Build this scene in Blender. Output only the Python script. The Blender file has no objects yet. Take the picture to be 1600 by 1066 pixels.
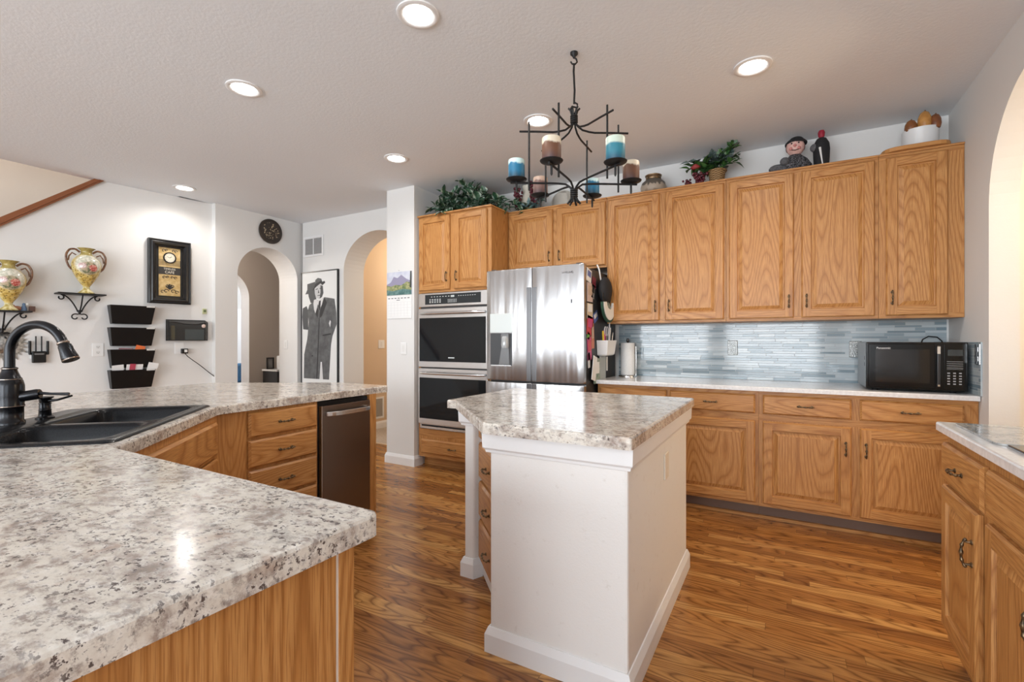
import bpy, bmesh, math, random
from mathutils import Vector, Matrix
random.seed(7)
PI = math.pi
SC = bpy.context.scene
COL = SC.collection

# ------------------------------------------------------------------ camera, light, exposure
YAW = math.atan2(425, 743)
CAMH = 1.2246
cam_d = bpy.data.cameras.new('camera'); cam = bpy.data.objects.new('camera', cam_d); COL.objects.link(cam)
cam.location = (0, 0, CAMH); cam.rotation_euler = (PI/2, 0, YAW)
cam_d.sensor_width = 36; cam_d.lens = 743/1600*36; cam_d.clip_start = 0.02
SC.camera = cam
SC.view_settings.view_transform = 'Standard'; SC.view_settings.look = 'None'
SC.view_settings.gamma = 1; SC.view_settings.use_curve_mapping = False
SC.view_settings.exposure = 0.80
CEIL = 2.743

wd = bpy.data.worlds.new('daylight'); SC.world = wd; wd.use_nodes = True
wn = wd.node_tree.nodes; wn['Background'].inputs[0].default_value = (0.80, 0.90, 1.0, 1)
wn['Background'].inputs[1].default_value = 1.6

def area(name, loc, rot, sx, sy, power, color=(1, 1, 1)):
    l = bpy.data.lights.new(name, 'AREA'); l.shape = 'RECTANGLE'; l.size = sx; l.size_y = sy
    l.energy = power; l.color = color
    o = bpy.data.objects.new(name, l); COL.objects.link(o); o.location = loc; o.rotation_euler = rot
    return o
# daylight through the window openings of the room behind the camera
for _a, _b in ((-6.05, -5.65), (-4.95, -4.45), (-3.55, -1.60), (-1.25, .70)): area('daylight_through_back_window', ((_a+_b)/2, -4.17, 1.475), (PI/2, 0, 0), _b-_a-.08, 2.0, 35*(_b-_a), (0.89, 0.95, 1.0))
area('daylight_through_side_window', (1.06, -2.2, 1.55), (PI/2, 0, PI/2), 2.2, 1.7, 15, (0.87, 0.94, 1.0))
# unseen point lights added to brighten the neighbouring rooms
def fill_light(name, loc, power, color=(1, .93, .85), r=.12):
    l = bpy.data.lights.new(name, 'POINT'); l.energy = power; l.color = color; l.shadow_soft_size = r
    o = bpy.data.objects.new(name, l); COL.objects.link(o); o.location = loc; return o
fill_light('hall_fill_light', (-4.1, 5.6, 2.45), 22, (1, .85, .66))
fill_light('study_fill_light', (-6.7, 3.2, 2.4), 22, (1, .92, .84))
fill_light('far_room_fill_light', (-8.6, 4.6, 2.3), 40, (.95, .97, 1))
fill_light('stair_fill_light', (-6.2, 0.6, 4.6), 34, (1, .97, .93))
fill_light('side_room_fill_light', (2.1, 3.05, 2.1), 34, (1, .74, .46))  # added warm light, tints the island's right side and the arch reveal

# ------------------------------------------------------------------ helpers
class MB:
    """collects shapes and links them as ONE mesh object"""
    def __init__(s): s.v = []; s.f = []; s.uv = []; s.mi = []; s.sm = []
    def face(s, pts, uvs=None, m=0, smooth=False):
        b = len(s.v); s.v += [tuple(p) for p in pts]; s.f.append(list(range(b, b+len(pts))))
        s.uv.append(uvs if uvs else [(0, 0)]*len(pts)); s.mi.append(m); s.sm.append(smooth)
    def idx(s, base, ids, uvs=None, m=0, smooth=False):
        s.f.append([base+i for i in ids]); s.uv.append(uvs if uvs else [(0, 0)]*len(ids)); s.mi.append(m); s.sm.append(smooth)
    def _uv(s, p, na, g, off):
        ax = [0, 1, 2]
        if na == g:
            o = [a for a in ax if a != na]; return (p[o[0]]*.15+off[0], p[o[1]]+off[1])
        o = [a for a in ax if a != na and a != g][0]
        return (p[g]+off[0], p[o]+off[1])
    def box(s, x0, x1, y0, y1, z0, z1, m=0, g='z', skip=''):
        g = 'xyz'.index(g); off = (random.uniform(0, 40), random.uniform(0, 40)); b = len(s.v)
        P = [(x0, y0, z0), (x1, y0, z0), (x1, y1, z0), (x0, y1, z0), (x0, y0, z1), (x1, y0, z1), (x1, y1, z1), (x0, y1, z1)]
        s.v += P
        for nm, ids, na in (('b', (3, 2, 1, 0), 2), ('t', (4, 5, 6, 7), 2), ('f', (0, 1, 5, 4), 1), ('r', (1, 2, 6, 5), 0), ('k', (2, 3, 7, 6), 1), ('l', (3, 0, 4, 7), 0)):
            if nm in skip: continue
            s.idx(b, ids, [s._uv(P[i], na, g, off) for i in ids], m)
        return s
    def loft(s, loops, m=0, cap0=True, cap1=True, smooth=True, closed=True, ms=None):
        b = len(s.v); n = len(loops[0])
        for L in loops: s.v += [tuple(p) for p in L]
        for k in range(len(loops)-1):
            for i in range(n if closed else n-1):
                j = (i+1) % n
                s.idx(b, (k*n+i, k*n+j, (k+1)*n+j, (k+1)*n+i), None, ms[k] if ms else m, smooth)
        if cap0: s.idx(b, list(range(n))[::-1], None, ms[0] if ms else m)
        if cap1: s.idx(b, [(len(loops)-1)*n+i for i in range(n)], None, ms[-1] if ms else m)
        return s
    def lathe(s, prof, n=24, c=(0, 0, 0), m=0, ms=None, axis='z', sx=1, sy=1):
        L = []
        for r, z in prof:
            ring = []
            for i in range(n):
                a = 2*PI*i/n; x, y = r*math.cos(a)*sx, r*math.sin(a)*sy
                if axis == 'z': p = (c[0]+x, c[1]+y, c[2]+z)
                elif axis == 'y': p = (c[0]+x, c[1]-z, c[2]+y)
                else: p = (c[0]+z, c[1]+x, c[2]+y)
                ring.append(p)
            L.append(ring)
        return s.loft(L, m, ms=ms)
    def tube(s, pts, r, n=8, m=0, closed=False):
        pts = [Vector(p) for p in pts]; N = len(pts); rr = r if isinstance(r, (list, tuple)) else [r]*N
        T = []
        for i in range(N):
            a = pts[(i-1) % N] if (closed or i > 0) else pts[i]; c = pts[(i+1) % N] if (closed or i < N-1) else pts[i]
            t = (c-a); T.append(t.normalized() if t.length > 1e-9 else Vector((0, 0, 1)))
        up = Vector((0, 0, 1)) if abs(T[0].z) < .9 else Vector((1, 0, 0))
        u = T[0].cross(up).normalized(); L = []
        for i in range(N):
            u = (u - T[i]*u.dot(T[i])); u = u.normalized() if u.length > 1e-6 else T[i].orthogonal().normalized()
            w = T[i].cross(u)
            L.append([pts[i]+(u*math.cos(2*PI*k/n)+w*math.sin(2*PI*k/n))*rr[i] for k in range(n)])
        if closed: L.append(L[0]); return s.loft(L, m, False, False)
        return s.loft(L, m)
    def prism(s, poly, z0, z1, m=0, mt=None):
        b = len(s.v); n = len(poly)
        s.v += [(x, y, z0) for x, y in poly]+[(x, y, z1) for x, y in poly]
        for i in range(n):
            j = (i+1) % n; s.idx(b, (i, j, n+j, n+i), None, m)
        s.idx(b, list(range(n))[::-1], None, m); s.idx(b, [n+i for i in range(n)], None, m if mt is None else mt)
        return s
    def prism_y(s, poly, y0, y1, m=0):
        """polygon in x,z (counter-clockwise seen from -y) given thickness y0..y1"""
        b = len(s.v); n = len(poly)
        s.v += [(x, y0, z) for x, z in poly]+[(x, y1, z) for x, z in poly]
        for i in range(n):
            j = (i+1) % n; s.idx(b, (j, i, n+i, n+j), None, m)
        s.idx(b, list(range(n)), None, m); s.idx(b, [n+i for i in range(n)][::-1], None, m)
        return s
    def ball(s, c, r, n=10, m=0, sc=(1, 1, 1)):
        k = max(4, n//2+1); prof = []
        L = []
        for a in range(k+1):
            t = PI*a/k; rr = max(1e-4, math.sin(t))*r; z = -math.cos(t)*r
            L.append([(c[0]+rr*math.cos(2*PI*i/n)*sc[0], c[1]+rr*math.sin(2*PI*i/n)*sc[1], c[2]+z*sc[2]) for i in range(n)])
        return s.loft(L, m)
    def xf(s, M, start=0):
        s.v[start:] = [tuple(M @ Vector(p)) for p in s.v[start:]]; return s
    def build(s, name, mats, parent=None, loc=(0, 0, 0), rz=0, bevel=0, seg=2, sharp=None):
        me = bpy.data.meshes.new(name); me.from_pydata(s.v, [], s.f)
        mats = mats if isinstance(mats, (list, tuple)) else [mats]
        for m in mats: me.materials.append(m)
        ul = me.uv_layers.new(name='UVMap'); flat = []
        for u in s.uv:
            for a, b in u: flat += (a, b)
        ul.data.foreach_set('uv', flat)
        me.polygons.foreach_set('material_index', s.mi); me.polygons.foreach_set('use_smooth', s.sm)
        me.update()
        if any(s.sm): me.set_sharp_from_angle(angle=sharp if sharp else math.radians(50))
        o = bpy.data.objects.new(name, me); COL.objects.link(o); o.location = loc; o.rotation_euler = (0, 0, rz)
        if parent: o.parent = parent
        if bevel:
            b = o.modifiers.new('edge', 'BEVEL'); b.width = bevel; b.segments = seg; b.limit_method = 'ANGLE'; b.angle_limit = .6
        return o

def tag(o, label, cat, group=None, kind=None):
    o['label'] = label; o['category'] = cat
    if group: o['group'] = group
    if kind: o['kind'] = kind
    return o
def struct(o): o['kind'] = 'structure'; return o
def thing(name, label, cat, loc=(0, 0, 0), rz=0, group=None):
    o = bpy.data.objects.new(name, None); COL.objects.link(o); o.location = loc; o.rotation_euler = (0, 0, rz)
    o.empty_display_size = .1
    return tag(o, label, cat, group)
def clone(src, loc, label, rz=None):
    r = src.copy(); COL.objects.link(r); r.location = loc; r['label'] = label
    if rz is not None: r.rotation_euler = (0, 0, rz)
    for ch in src.children:
        c = ch.copy(); COL.objects.link(c); c.parent = r
        for g in ch.children:
            d = g.copy(); COL.objects.link(d); d.parent = c
    return r
def text_mesh(txt, size, mat, parent, loc, rot=(PI/2, 0, 0), name='lettering', depth=.0006, align='CENTER', sx=1):
    cu = bpy.data.curves.new('t', 'FONT'); cu.body = txt; cu.size = size; cu.extrude = depth; cu.align_x = align; cu.align_y = 'CENTER'
    t = bpy.data.objects.new('t', cu); COL.objects.link(t)
    dg = bpy.context.evaluated_depsgraph_get(); me = bpy.data.meshes.new_from_object(t.evaluated_get(dg))
    bpy.data.objects.remove(t); me.materials.clear(); me.materials.append(mat)
    for p in me.polygons: p.material_index = 0
    o = bpy.data.objects.new(name, me); COL.objects.link(o); o.location = loc; o.rotation_euler = rot; o.scale = (sx, 1, 1)
    if parent: o.parent = parent
    return o
def arc(cx, cz, r, a0, a1, n):
    return [(cx+r*math.cos(math.radians(a0+(a1-a0)*i/n)), cz+r*math.sin(math.radians(a0+(a1-a0)*i/n))) for i in range(n+1)]
def rrect(x0, x1, y0, y1, r, n=5):
    P = []
    for cx, cy, a in ((x1-r, y1-r, 0), (x0+r, y1-r, 90), (x0+r, y0+r, 180), (x1-r, y0+r, 270)):
        P += arc(cx, cy, r, a, a+90, n)
    return P
def offset_poly(P, d):
    """inset a counter-clockwise polygon by d"""
    n = len(P); out = []
    for i in range(n):
        a, b, c = Vector(P[i-1]), Vector(P[i]), Vector(P[(i+1) % n])
        e1 = (b-a).normalized(); e2 = (c-b).normalized()
        n1 = Vector((-e1.y, e1.x)); n2 = Vector((-e2.y, e2.x)); k = (n1+n2); k = k/max(.2, k.dot(n1)) if k.length > 1e-6 else n1
        out.append((b.x+k.x*d, b.y+k.y*d))
    return out
def round_corners(P, R, n=5):
    """P: list of (x,y), R: radius per corner"""
    out = []; N = len(P)
    for i in range(N):
        a, b, c = Vector(P[i-1]), Vector(P[i]), Vector(P[(i+1) % N]); r = R[i] if isinstance(R, (list, tuple)) else R
        if r <= 0: out.append(tuple(b)); continue
        e1 = (a-b).normalized(); e2 = (c-b).normalized(); th = e1.angle(e2); t = r/math.tan(th/2)
        p0 = b+e1*t; p1 = b+e2*t
        for k in range(n+1):
            q = k/n; out.append(tuple(p0*(1-q)**2+b*2*q*(1-q)+p1*q*q))
    return out

# ------------------------------------------------------------------ materials
class NM:
    def __init__(s, name):
        s.m = bpy.data.materials.new(name); s.m.use_nodes = True; s.t = s.m.node_tree; s.n = s.t.nodes; s.b = s.n['Principled BSDF']
    def add(s, typ, **kw):
        n = s.n.new(typ)
        for k, v in kw.items():
            if k.startswith('i_'):
                key = k[2:]; key = int(key) if key.isdigit() else key.replace('_', ' ')
                n.inputs[key].default_value = v
            else: setattr(n, k, v)
        return n
    def lk(s, a, b): s.t.links.new(a, b)
    def math(s, op, a, b=None, c=None):
        n = s.n.new('ShaderNodeMath'); n.operation = op
        for i, x in enumerate((a, b, c)):
            if x is None: continue
            if hasattr(x, 'is_output'): s.lk(x, n.inputs[i])
            else: n.inputs[i].default_value = x
        return n.outputs[0]
    def vec(s, x, y, z):
        n = s.n.new('ShaderNodeCombineXYZ')
        for i, q in enumerate((x, y, z)):
            if hasattr(q, 'is_output'): s.lk(q, n.inputs[i])
            else: n.inputs[i].default_value = q
        return n.outputs[0]
    def noise(s, vec, scale, detail=2, rough=.5, dist=0):
        n = s.add('ShaderNodeTexNoise'); n.inputs['Scale'].default_value = scale; n.inputs['Detail'].default_value = detail
        n.inputs['Roughness'].default_value = rough; n.inputs['Distortion'].default_value = dist
        if vec is not None: s.lk(vec, n.inputs['Vector'])
        return n.outputs['Fac']
    def ramp(s, fac, stops, interp='LINEAR'):
        r = s.add('ShaderNodeValToRGB'); e = r.color_ramp.elements; r.color_ramp.interpolation = interp
        while len(e) < len(stops): e.new(.5)
        for k, (p, c) in enumerate(stops):
            e[k].position = p; e[k].color = (c[0], c[1], c[2], 1) if not isinstance(c, float) else (c, c, c, 1)
        s.lk(fac, r.inputs[0]); return r.outputs[0]
    def mix(s, fac, a, b, blend='MIX'):
        n = s.add('ShaderNodeMix', data_type='RGBA', blend_type=blend)
        for sock, x in ((n.inputs[0], fac), (n.inputs[6], a), (n.inputs[7], b)):
            if hasattr(x, 'is_output'): s.lk(x, sock)
            elif isinstance(x, (int, float)): sock.default_value = x
            else: sock.default_value = (x[0], x[1], x[2], 1)
        return n.outputs[2]
    def obj(s): return s.add('ShaderNodeTexCoord').outputs['Object']
    def uv(s): return s.add('ShaderNodeTexCoord').outputs['UV']
    def sep(s, v):
        n = s.add('ShaderNodeSeparateXYZ'); s.lk(v, n.inputs[0]); return n.outputs
    def bump(s, h, strength, dist=.002):
        n = s.add('ShaderNodeBump'); n.inputs['Strength'].default_value = strength; n.inputs['Distance'].default_value = dist
        s.lk(h, n.inputs['Height']); s.lk(n.outputs[0], s.b.inputs['Normal'])
    def base(s, c, rough=.5, metal=0):
        if hasattr(c, 'is_output'): s.lk(c, s.b.inputs['Base Color'])
        else: s.b.inputs['Base Color'].default_value = (c[0], c[1], c[2], 1)
        s.b.inputs['Roughness'].default_value = rough; s.b.inputs['Metallic'].default_value = metal; return s
def plain(name, c, rough=.5, metal=0, coat=0):
    k = NM(name).base(c, rough, metal)
    if coat: k.b.inputs['Coat Weight'].default_value = coat; k.b.inputs['Coat Roughness'].default_value = .08
    return k.m
def speck(name, c1, c2, scale=40, rough=.5, metal=0, bump=0):
    k = NM(name); n = k.noise(k.obj(), scale, 4); k.base(k.ramp(n, [(.35, c1), (.65, c2)]), rough, metal)
    if bump: k.bump(n, bump, .003)
    return k.m
def emit(name, c, st):
    k = NM(name).base(c, .5); k.b.inputs['Emission Color'].default_value = (c[0], c[1], c[2], 1); k.b.inputs['Emission Strength'].default_value = st; return k.m
def paint(name, c, bump=.12, scale=90):
    k = NM(name); o = k.obj(); n = k.noise(o, scale, 3, .6); big = k.noise(o, 1.3, 2)
    k.base(k.mix(k.math('MULTIPLY', big, .5), c, (c[0]*.93, c[1]*.925, c[2]*.92)), .75); k.bump(n, bump, .004); return k.m

def oak(name, light, mid, dark, rough=.42):
    k = NM(name); u, v, _ = k.sep(k.uv())
    warp = k.noise(k.vec(k.math('MULTIPLY', u, 3.0), k.math('MULTIPLY', v, 14.0), 3.0), 1, 3, .6)
    body = k.noise(k.vec(k.math('MULTIPLY', u, .75), k.math('MULTIPLY', v, 5.0), 0.0), 1, .0, .5)
    ph = k.math('ADD', k.math('MULTIPLY', body, 24.0), k.math('MULTIPLY', warp, .55))
    fr = k.math('FRACT', ph)
    rings = k.ramp(fr, [(0, tuple(.45*a+.55*b for a, b in zip(mid, dark))), (.09, mid), (.40, light), (.82, tuple(.5*a+.5*b for a, b in zip(mid, light))), (1, tuple(.5*a+.5*b for a, b in zip(mid, dark)))])
    pore = k.noise(k.vec(k.math('MULTIPLY', u, 9.0), k.math('MULTIPLY', v, 330.0), 0.0), 1, 2, .6)
    col = k.mix(k.ramp(pore, [(.46, 0.0), (.66, .75)]), rings, dark)
    tone = k.noise(k.vec(k.math('MULTIPLY', u, .5), k.math('MULTIPLY', v, 1.7), 9.0), 1, 1)
    col = k.mix(k.ramp(tone, [(.35, .0), (.7, .30)]), col, mid)
    k.base(col, rough); k.bump(pore, .06, .001)
    k.b.inputs['Coat Weight'].default_value = .10; k.b.inputs['Coat Roughness'].default_value = .25; k.b.inputs['Specular IOR Level'].default_value = .35
    return k.m
OAK = oak('honey_oak', (.575, .292, .098), (.455, .202, .057), (.265, .098, .025))
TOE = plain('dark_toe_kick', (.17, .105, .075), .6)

def granite(name):
    k = NM(name); o = k.obj()
    ox, oy, oz = k.sep(o); o = k.vec(k.math('MULTIPLY', ox, .72), oy, oz)
    big = k.noise(o, 11, 7, .72, .2)
    c = k.ramp(big, [(.34, (.28, .235, .205)), (.42, (.46, .40, .35)), (.49, (.64, .59, .52)), (.58, (.71, .67, .60)), (.68, (.44, .41, .375))])
    g = k.noise(o, 48, 5, .7, .1)
    c = k.mix(k.ramp(g, [(.50, 0.0), (.63, .82)]), c, (.26, .21, .185))
    w = k.noise(o, 60, 4, .65); c = k.mix(k.ramp(w, [(.50, 0.0), (.66, .75)]), c, (.83, .80, .75))
    tn = k.noise(o, 17, 3, .6); c = k.mix(k.ramp(tn, [(.58, 0.0), (.70, .45)]), c, (.47, .335, .25))
    d = k.noise(o, 120, 4, .65, .0); cl = k.noise(o, 16, 3)
    dm = k.math('MULTIPLY', k.ramp(d, [(.545, 0.0), (.61, .97)]), k.ramp(cl, [(.38, .25), (.56, 1.0)]))
    c = k.mix(dm, c, (.085, .065, .06))
    k.base(c, .15); return k.m
GRANITE = granite('speckled_stone_laminate')
QUARTZ = speck('white_quartz', (.80, .80, .80), (.70, .69, .69), 60, .12)

WALL = paint('wall_paint', (.745, .740, .725))
CEILM = paint('ceiling_paint', (.80, .835, .875), .30, 55)
HALLM = paint('hall_paint', (.70, .535, .37))
TAUPE = paint('study_paint', (.47, .41, .355))
STAIRM = paint('stair_paint', (.68, .61, .54))
TRIM = plain('white_trim', (.80, .80, .80), .4)
def worn_white():
    k = NM('scuffed_white_paint'); o = k.obj(); n = k.noise(o, 22, 5, .7); f = k.noise(o, 140, 3, .7)
    c = k.mix(k.ramp(n, [(.60, 0.0), (.72, .35)]), (.80, .785, .76), (.52, .47, .41)); k.base(c, .6); k.bump(f, .2, .003); return k.m
WORN = worn_white()

def floor_mat():
    k = NM('oak_strip_floor'); x, y, _ = k.sep(k.obj())
    row = k.math('FLOOR', k.math('DIVIDE', y, .0570)); fy = k.math('FRACT', k.math('DIVIDE', y, .0570))
    w1 = k.add('ShaderNodeTexWhiteNoise', noise_dimensions='1D'); k.lk(row, w1.inputs['W'])
    xs = k.math('ADD', x, k.math('MULTIPLY', w1.outputs['Value'], 7.0)); ln = k.math('DIVIDE', xs, .95)
    cell = k.math('FLOOR', ln); fx = k.math('FRACT', ln)
    w2 = k.add('ShaderNodeTexWhiteNoise', noise_dimensions='2D'); k.lk(k.vec(row, cell, 0.0), w2.inputs['Vector'])
    rid = w2.outputs['Value']; off = k.math('MULTIPLY', rid, 53.0)
    warp = k.noise(k.vec(k.math('MULTIPLY', x, 4.0), k.math('MULTIPLY', y, 24.0), off), 1, 2, .6)
    body = k.noise(k.vec(k.math('MULTIPLY', x, 1.7), k.math('MULTIPLY', y, 11.0), off), 1, 0)
    fr = k.math('FRACT', k.math('ADD', k.math('MULTIPLY', body, 11.0), k.math('MULTIPLY', warp, .5)))
    tone = k.ramp(rid, [(0, (.27, .105, .028)), (.35, (.385, .162, .042)), (.7, (.48, .215, .057)), (1, (.60, .315, .10))])
    dk = k.mix(1.0, tone, (.34, .27, .22), 'MULTIPLY')
    c = k.mix(k.ramp(fr, [(0, .95), (.14, .40), (.42, 0.0), (.78, .25), (1, .95)]), tone, dk)
    pore = k.noise(k.vec(k.math('MULTIPLY', x, 10.0), k.math('MULTIPLY', y, 300.0), off), 1, 2, .6)
    c = k.mix(k.ramp(pore, [(.50, 0.0), (.68, .5)]), c, dk)
    gap = k.math('MAXIMUM', k.math('LESS_THAN', fy, .022), k.math('LESS_THAN', fx, .002))
    c = k.mix(k.math('MULTIPLY', gap, .6), c, (.05, .025, .012))
    k.base(c, .23); k.bump(k.math('SUBTRACT', pore, gap), .06, .001); return k.m
FLOORM = floor_mat()

def mosaic():
    """rows of glass strips; u runs along the wall, v up"""
    k = NM('glass_strip_mosaic'); u, v, _ = k.sep(k.uv())
    H = .038; vv = k.math('DIVIDE', v, H); row0 = k.math('FLOOR', vv); f0 = k.math('FRACT', vv)
    thin = k.math('GREATER_THAN', f0, .62); row = k.math('ADD', k.math('MULTIPLY', row0, 2.0), thin)
    w1 = k.add('ShaderNodeTexWhiteNoise', noise_dimensions='1D'); k.lk(row, w1.inputs['W'])
    L = k.math('ADD', .11, k.math('MULTIPLY', w1.outputs['Value'], .12))
    ln = k.math('DIVIDE', k.math('ADD', u, k.math('MULTIPLY', w1.outputs['Value'], 5.0)), L); cell = k.math('FLOOR', ln); fx = k.math('FRACT', ln)
    w2 = k.add('ShaderNodeTexWhiteNoise', noise_dimensions='2D'); k.lk(k.vec(row, cell, 0.0), w2.inputs['Vector'])
    c = k.ramp(w2.outputs['Value'], [(0, (.20, .27, .31)), (.25, (.30, .375, .42)), (.5, (.41, .48, .52)), (.8, (.52, .58, .60)), (1, (.34, .41, .45))])
    g1 = k.math('LESS_THAN', k.math('ABSOLUTE', k.math('SUBTRACT', f0, .62)), .035); g2 = k.math('LESS_THAN', f0, .05); g3 = k.math('LESS_THAN', fx, .022)
    gap = k.math('MAXIMUM', k.math('MAXIMUM', g1, g2), g3)
    c = k.mix(gap, c, (.42, .45, .47)); k.base(c, .12)
    k.lk(k.math('ADD', .08, k.math('MULTIPLY', gap, .5)), k.b.inputs['Roughness'])
    tilt = k.math('ADD', k.math('MULTIPLY', w2.outputs['Value'], .25), k.math('SUBTRACT', 1.0, gap)); k.bump(tilt, .35, .002); return k.m
MOSAIC = mosaic()

def stainless(name, base=(.62, .62, .62), rough=.20):
    k = NM(name); x, y, z = k.sep(k.obj())
    w = k.noise(k.vec(k.math('MULTIPLY', x, 7.0), k.math('MULTIPLY', y, 7.0), k.math('MULTIPLY', z, .55)), 1, 2, .5)
    k.base(base, rough, 1.0); k.b.inputs['Anisotropic'].default_value = .6; k.bump(w, .9, .022)
    return k.m
STEEL = stainless('brushed_stainless', (.50, .50, .505), .27); STEELF = plain('flat_stainless', (.62, .62, .62), .27, 1)
DWSTEEL = plain('dark_stainless', (.215, .175, .15), .32, 1)
CHROME = plain('chrome', (.80, .80, .80), .10, 1)
BRONZE = plain('oiled_bronze', (.010, .010, .012), .22, .5)
BRTRIM = plain('bronze_rub_line', (.30, .24, .20), .25, .9)
IRON = plain('wrought_iron', (.010, .010, .011), .5, .3)
PULL = speck('antique_brass_pull', (.05, .035, .022), (.26, .18, .10), 60, .35, .8)
BLACKG = plain('black_glass', (.006, .008, .010), .05)
BLACKG.node_tree.nodes['Principled BSDF'].inputs['Specular IOR Level'].default_value = .28
BLACK = plain('black_plastic', (.006, .006, .0065), .38)
BLACK.node_tree.nodes['Principled BSDF'].inputs['Specular IOR Level'].default_value = .3
BLACKM = plain('black_gloss', (.005, .005, .005), .14)
BLACKM.node_tree.nodes['Principled BSDF'].inputs['Specular IOR Level'].default_value = .3
GREYP = plain('grey_plastic', (.16, .16, .165), .4)
WHITEP = plain('white_plastic', (.80, .80, .79), .4)
PAPER = plain('paper', (.82, .82, .81), .8)
SILVERP = plain('silver_panel', (.62, .66, .65), .35, .3)
SINKM = speck('black_composite', (.006, .006, .007), (.014, .015, .017), 300, .22)
SINKM.node_tree.nodes['Principled BSDF'].inputs['Specular IOR Level'].default_value = .14
# ------------------------------------------------------------------ the setting
VA, VB = (-5.70, 1.33), (-5.50, 2.92)                    # the wall that carries the vases, seen on plan
VDIR = Vector((VB[0]-VA[0], VB[1]-VA[1])).normalized(); VTH = math.atan2(VDIR.y, VDIR.x)
def on_vase_wall(y):
    s = (y-VA[1])/VDIR.y; return (VA[0]+VDIR.x*s, y)

mb = MB(); mb.box(-10.2, 2.8, -4.2, 4.14, -.05, 0); struct(mb.build('floor', FLOORM))
hallfloor = speck('hall_carpet', (.40, .33, .27), (.52, .45, .38), 35, .8)
mb = MB(); mb.box(-10.2, -3.1, 4.14, 8.2, -.05, 0); struct(mb.build('floor', hallfloor))
mb = MB(); mb.box(-4.62, -3.5, 4.125, 4.155, 0, .006); struct(mb.build('trim_1', plain('threshold', (.55, .40, .25), .4)))
mb = MB(); mb.prism([(-5.69, -4.2), (1.3, -4.2), (1.3, 4.4), (-5.5, 4.4), (-5.5, 2.94), (-5.56, 2.92), (-5.66, 1.99)], CEIL, CEIL+.25)
struct(mb.build('ceiling', CEILM))

def arch_wall(name, mats, axis, c0, c1, s0, s1, H, a, b, spring, rise, z0=0.0, m_rev=0, m_back=0):
    """wall between planes c0 (room side) and c1, running s0..s1 along the other axis, with one arched opening a..b"""
    mb = MB(); N = 28
    def P(c, s, z): return (c, s, z) if axis == 'x' else (s, c, z)
    pts = [((a+b)/2-(b-a)/2*math.cos(PI*i/N), spring+rise*math.sin(PI*i/N)) for i in range(N+1)]
    for c, m in ((c0, 0), (c1, m_back)):
        for q0, q1 in ((s0, a), (b, s1)):
            if q1-q0 > 1e-4: mb.face([P(c, q0, z0), P(c, q1, z0), P(c, q1, H), P(c, q0, H)], None, m)
        for i in range(N):
            (p, z), (q, w) = pts[i], pts[i+1]; mb.face([P(c, p, z), P(c, q, w), P(c, q, H), P(c, p, H)], None, m)
    rim = [(a, z0)]+pts+[(b, z0)]
    for i in range(len(rim)-1):
        (p, z), (q, w) = rim[i], rim[i+1]; mb.face([P(c0, p, z), P(c0, q, w), P(c1, q, w), P(c1, p, z)], None, m_rev, i not in (0, len(rim)-2))
    for s in (s0, s1): mb.face([P(c0, s, z0), P(c1, s, z0), P(c1, s, H), P(c0, s, H)], None, 0)
    return struct(mb.build(name, mats))
def slab(name, m, x0, x1, y0, y1, z0, z1): mb = MB(); mb.box(x0, x1, y0, y1, z0, z1); return struct(mb.build(name, m))

slab('wall_back', WALL, -3.13, 1.3, 4.23, 4.40, 0, CEIL)
slab('wall_pillar', WALL, -3.49, -3.13, 3.55, 4.40, 0, CEIL)
arch_wall('wall_hall', [WALL, HALLM], 'y', 3.985, 4.30, -5.39, -3.49, CEIL, -4.627, -3.575, 2.07, .434, m_back=1)
arch_wall('wall_study', [WALL, TAUPE], 'x', -5.43, -5.80, 2.92, 4.30, CEIL, 3.165, 3.935, 2.00, .355, m_back=1)
arch_wall('wall_right', [WALL], 'x', .96, 1.08, 2.34, 4.23, CEIL, 2.40, 3.507, 1.95, .545)
slab('wall_right_rear', WALL, 1.14, 1.26, -4.2, 2.40, 0, .95); slab('wall_right_rear', WALL, 1.14, 1.26, -4.2, -3.3, .95, CEIL)
slab('wall_right_rear', WALL, 1.14, 1.26, -1.1, 2.40, .95, CEIL); slab('wall_right_rear', WALL, 1.14, 1.26, -3.3, -1.1, 2.3, CEIL)
# wall below the stairs, its top edge climbing with the flight
mb = MB(); d = VDIR
def vw(s, z, off=0): return (VA[0]+d.x*s+d.y*off, VA[1]+d.y*s-d.x*off, z)
prof = [(-2.6, 0), (1.603, 0), (1.603, CEIL), (.66, CEIL), (-.0, 2.19), (-2.6, .08)]
mb.face([vw(s, z) for s, z in prof]); mb.face([vw(s, z, -.12) for s, z in prof][::-1])
for i in range(len(prof)):
    (a, z), (b, w) = prof[i], prof[(i+1) % len(prof)]; mb.face([vw(a, z), vw(a, z, -.12), vw(b, w, -.12), vw(b, w)])
struct(mb.build('wall_left', WALL))
slab('wall_stair', STAIRM, -6.95, -6.8, -4.2, 2.92, 0, 5.2)
slab('wall_stair', STAIRM, -6.8, -5.45, 2.92, 3.05, CEIL, 5.2); slab('wall_stair', STAIRM, -6.8, -5.8, 2.75, 2.92, 0, CEIL)
slab('wall_stair', STAIRM, -6.8, -5.5, -1.6, -1.45, CEIL, 5.2); slab('ceiling', CEILM, -6.95, -5.4, -1.6, 3.05, 5.2, 5.3)
slab('wall_stair', STAIRM, -5.66, -5.50, -1.5, 2.92, CEIL+.25, 5.2); slab('ceiling', CEILM, -6.95, -5.69, -4.2, -1.5, CEIL, CEIL+.1)
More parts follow.
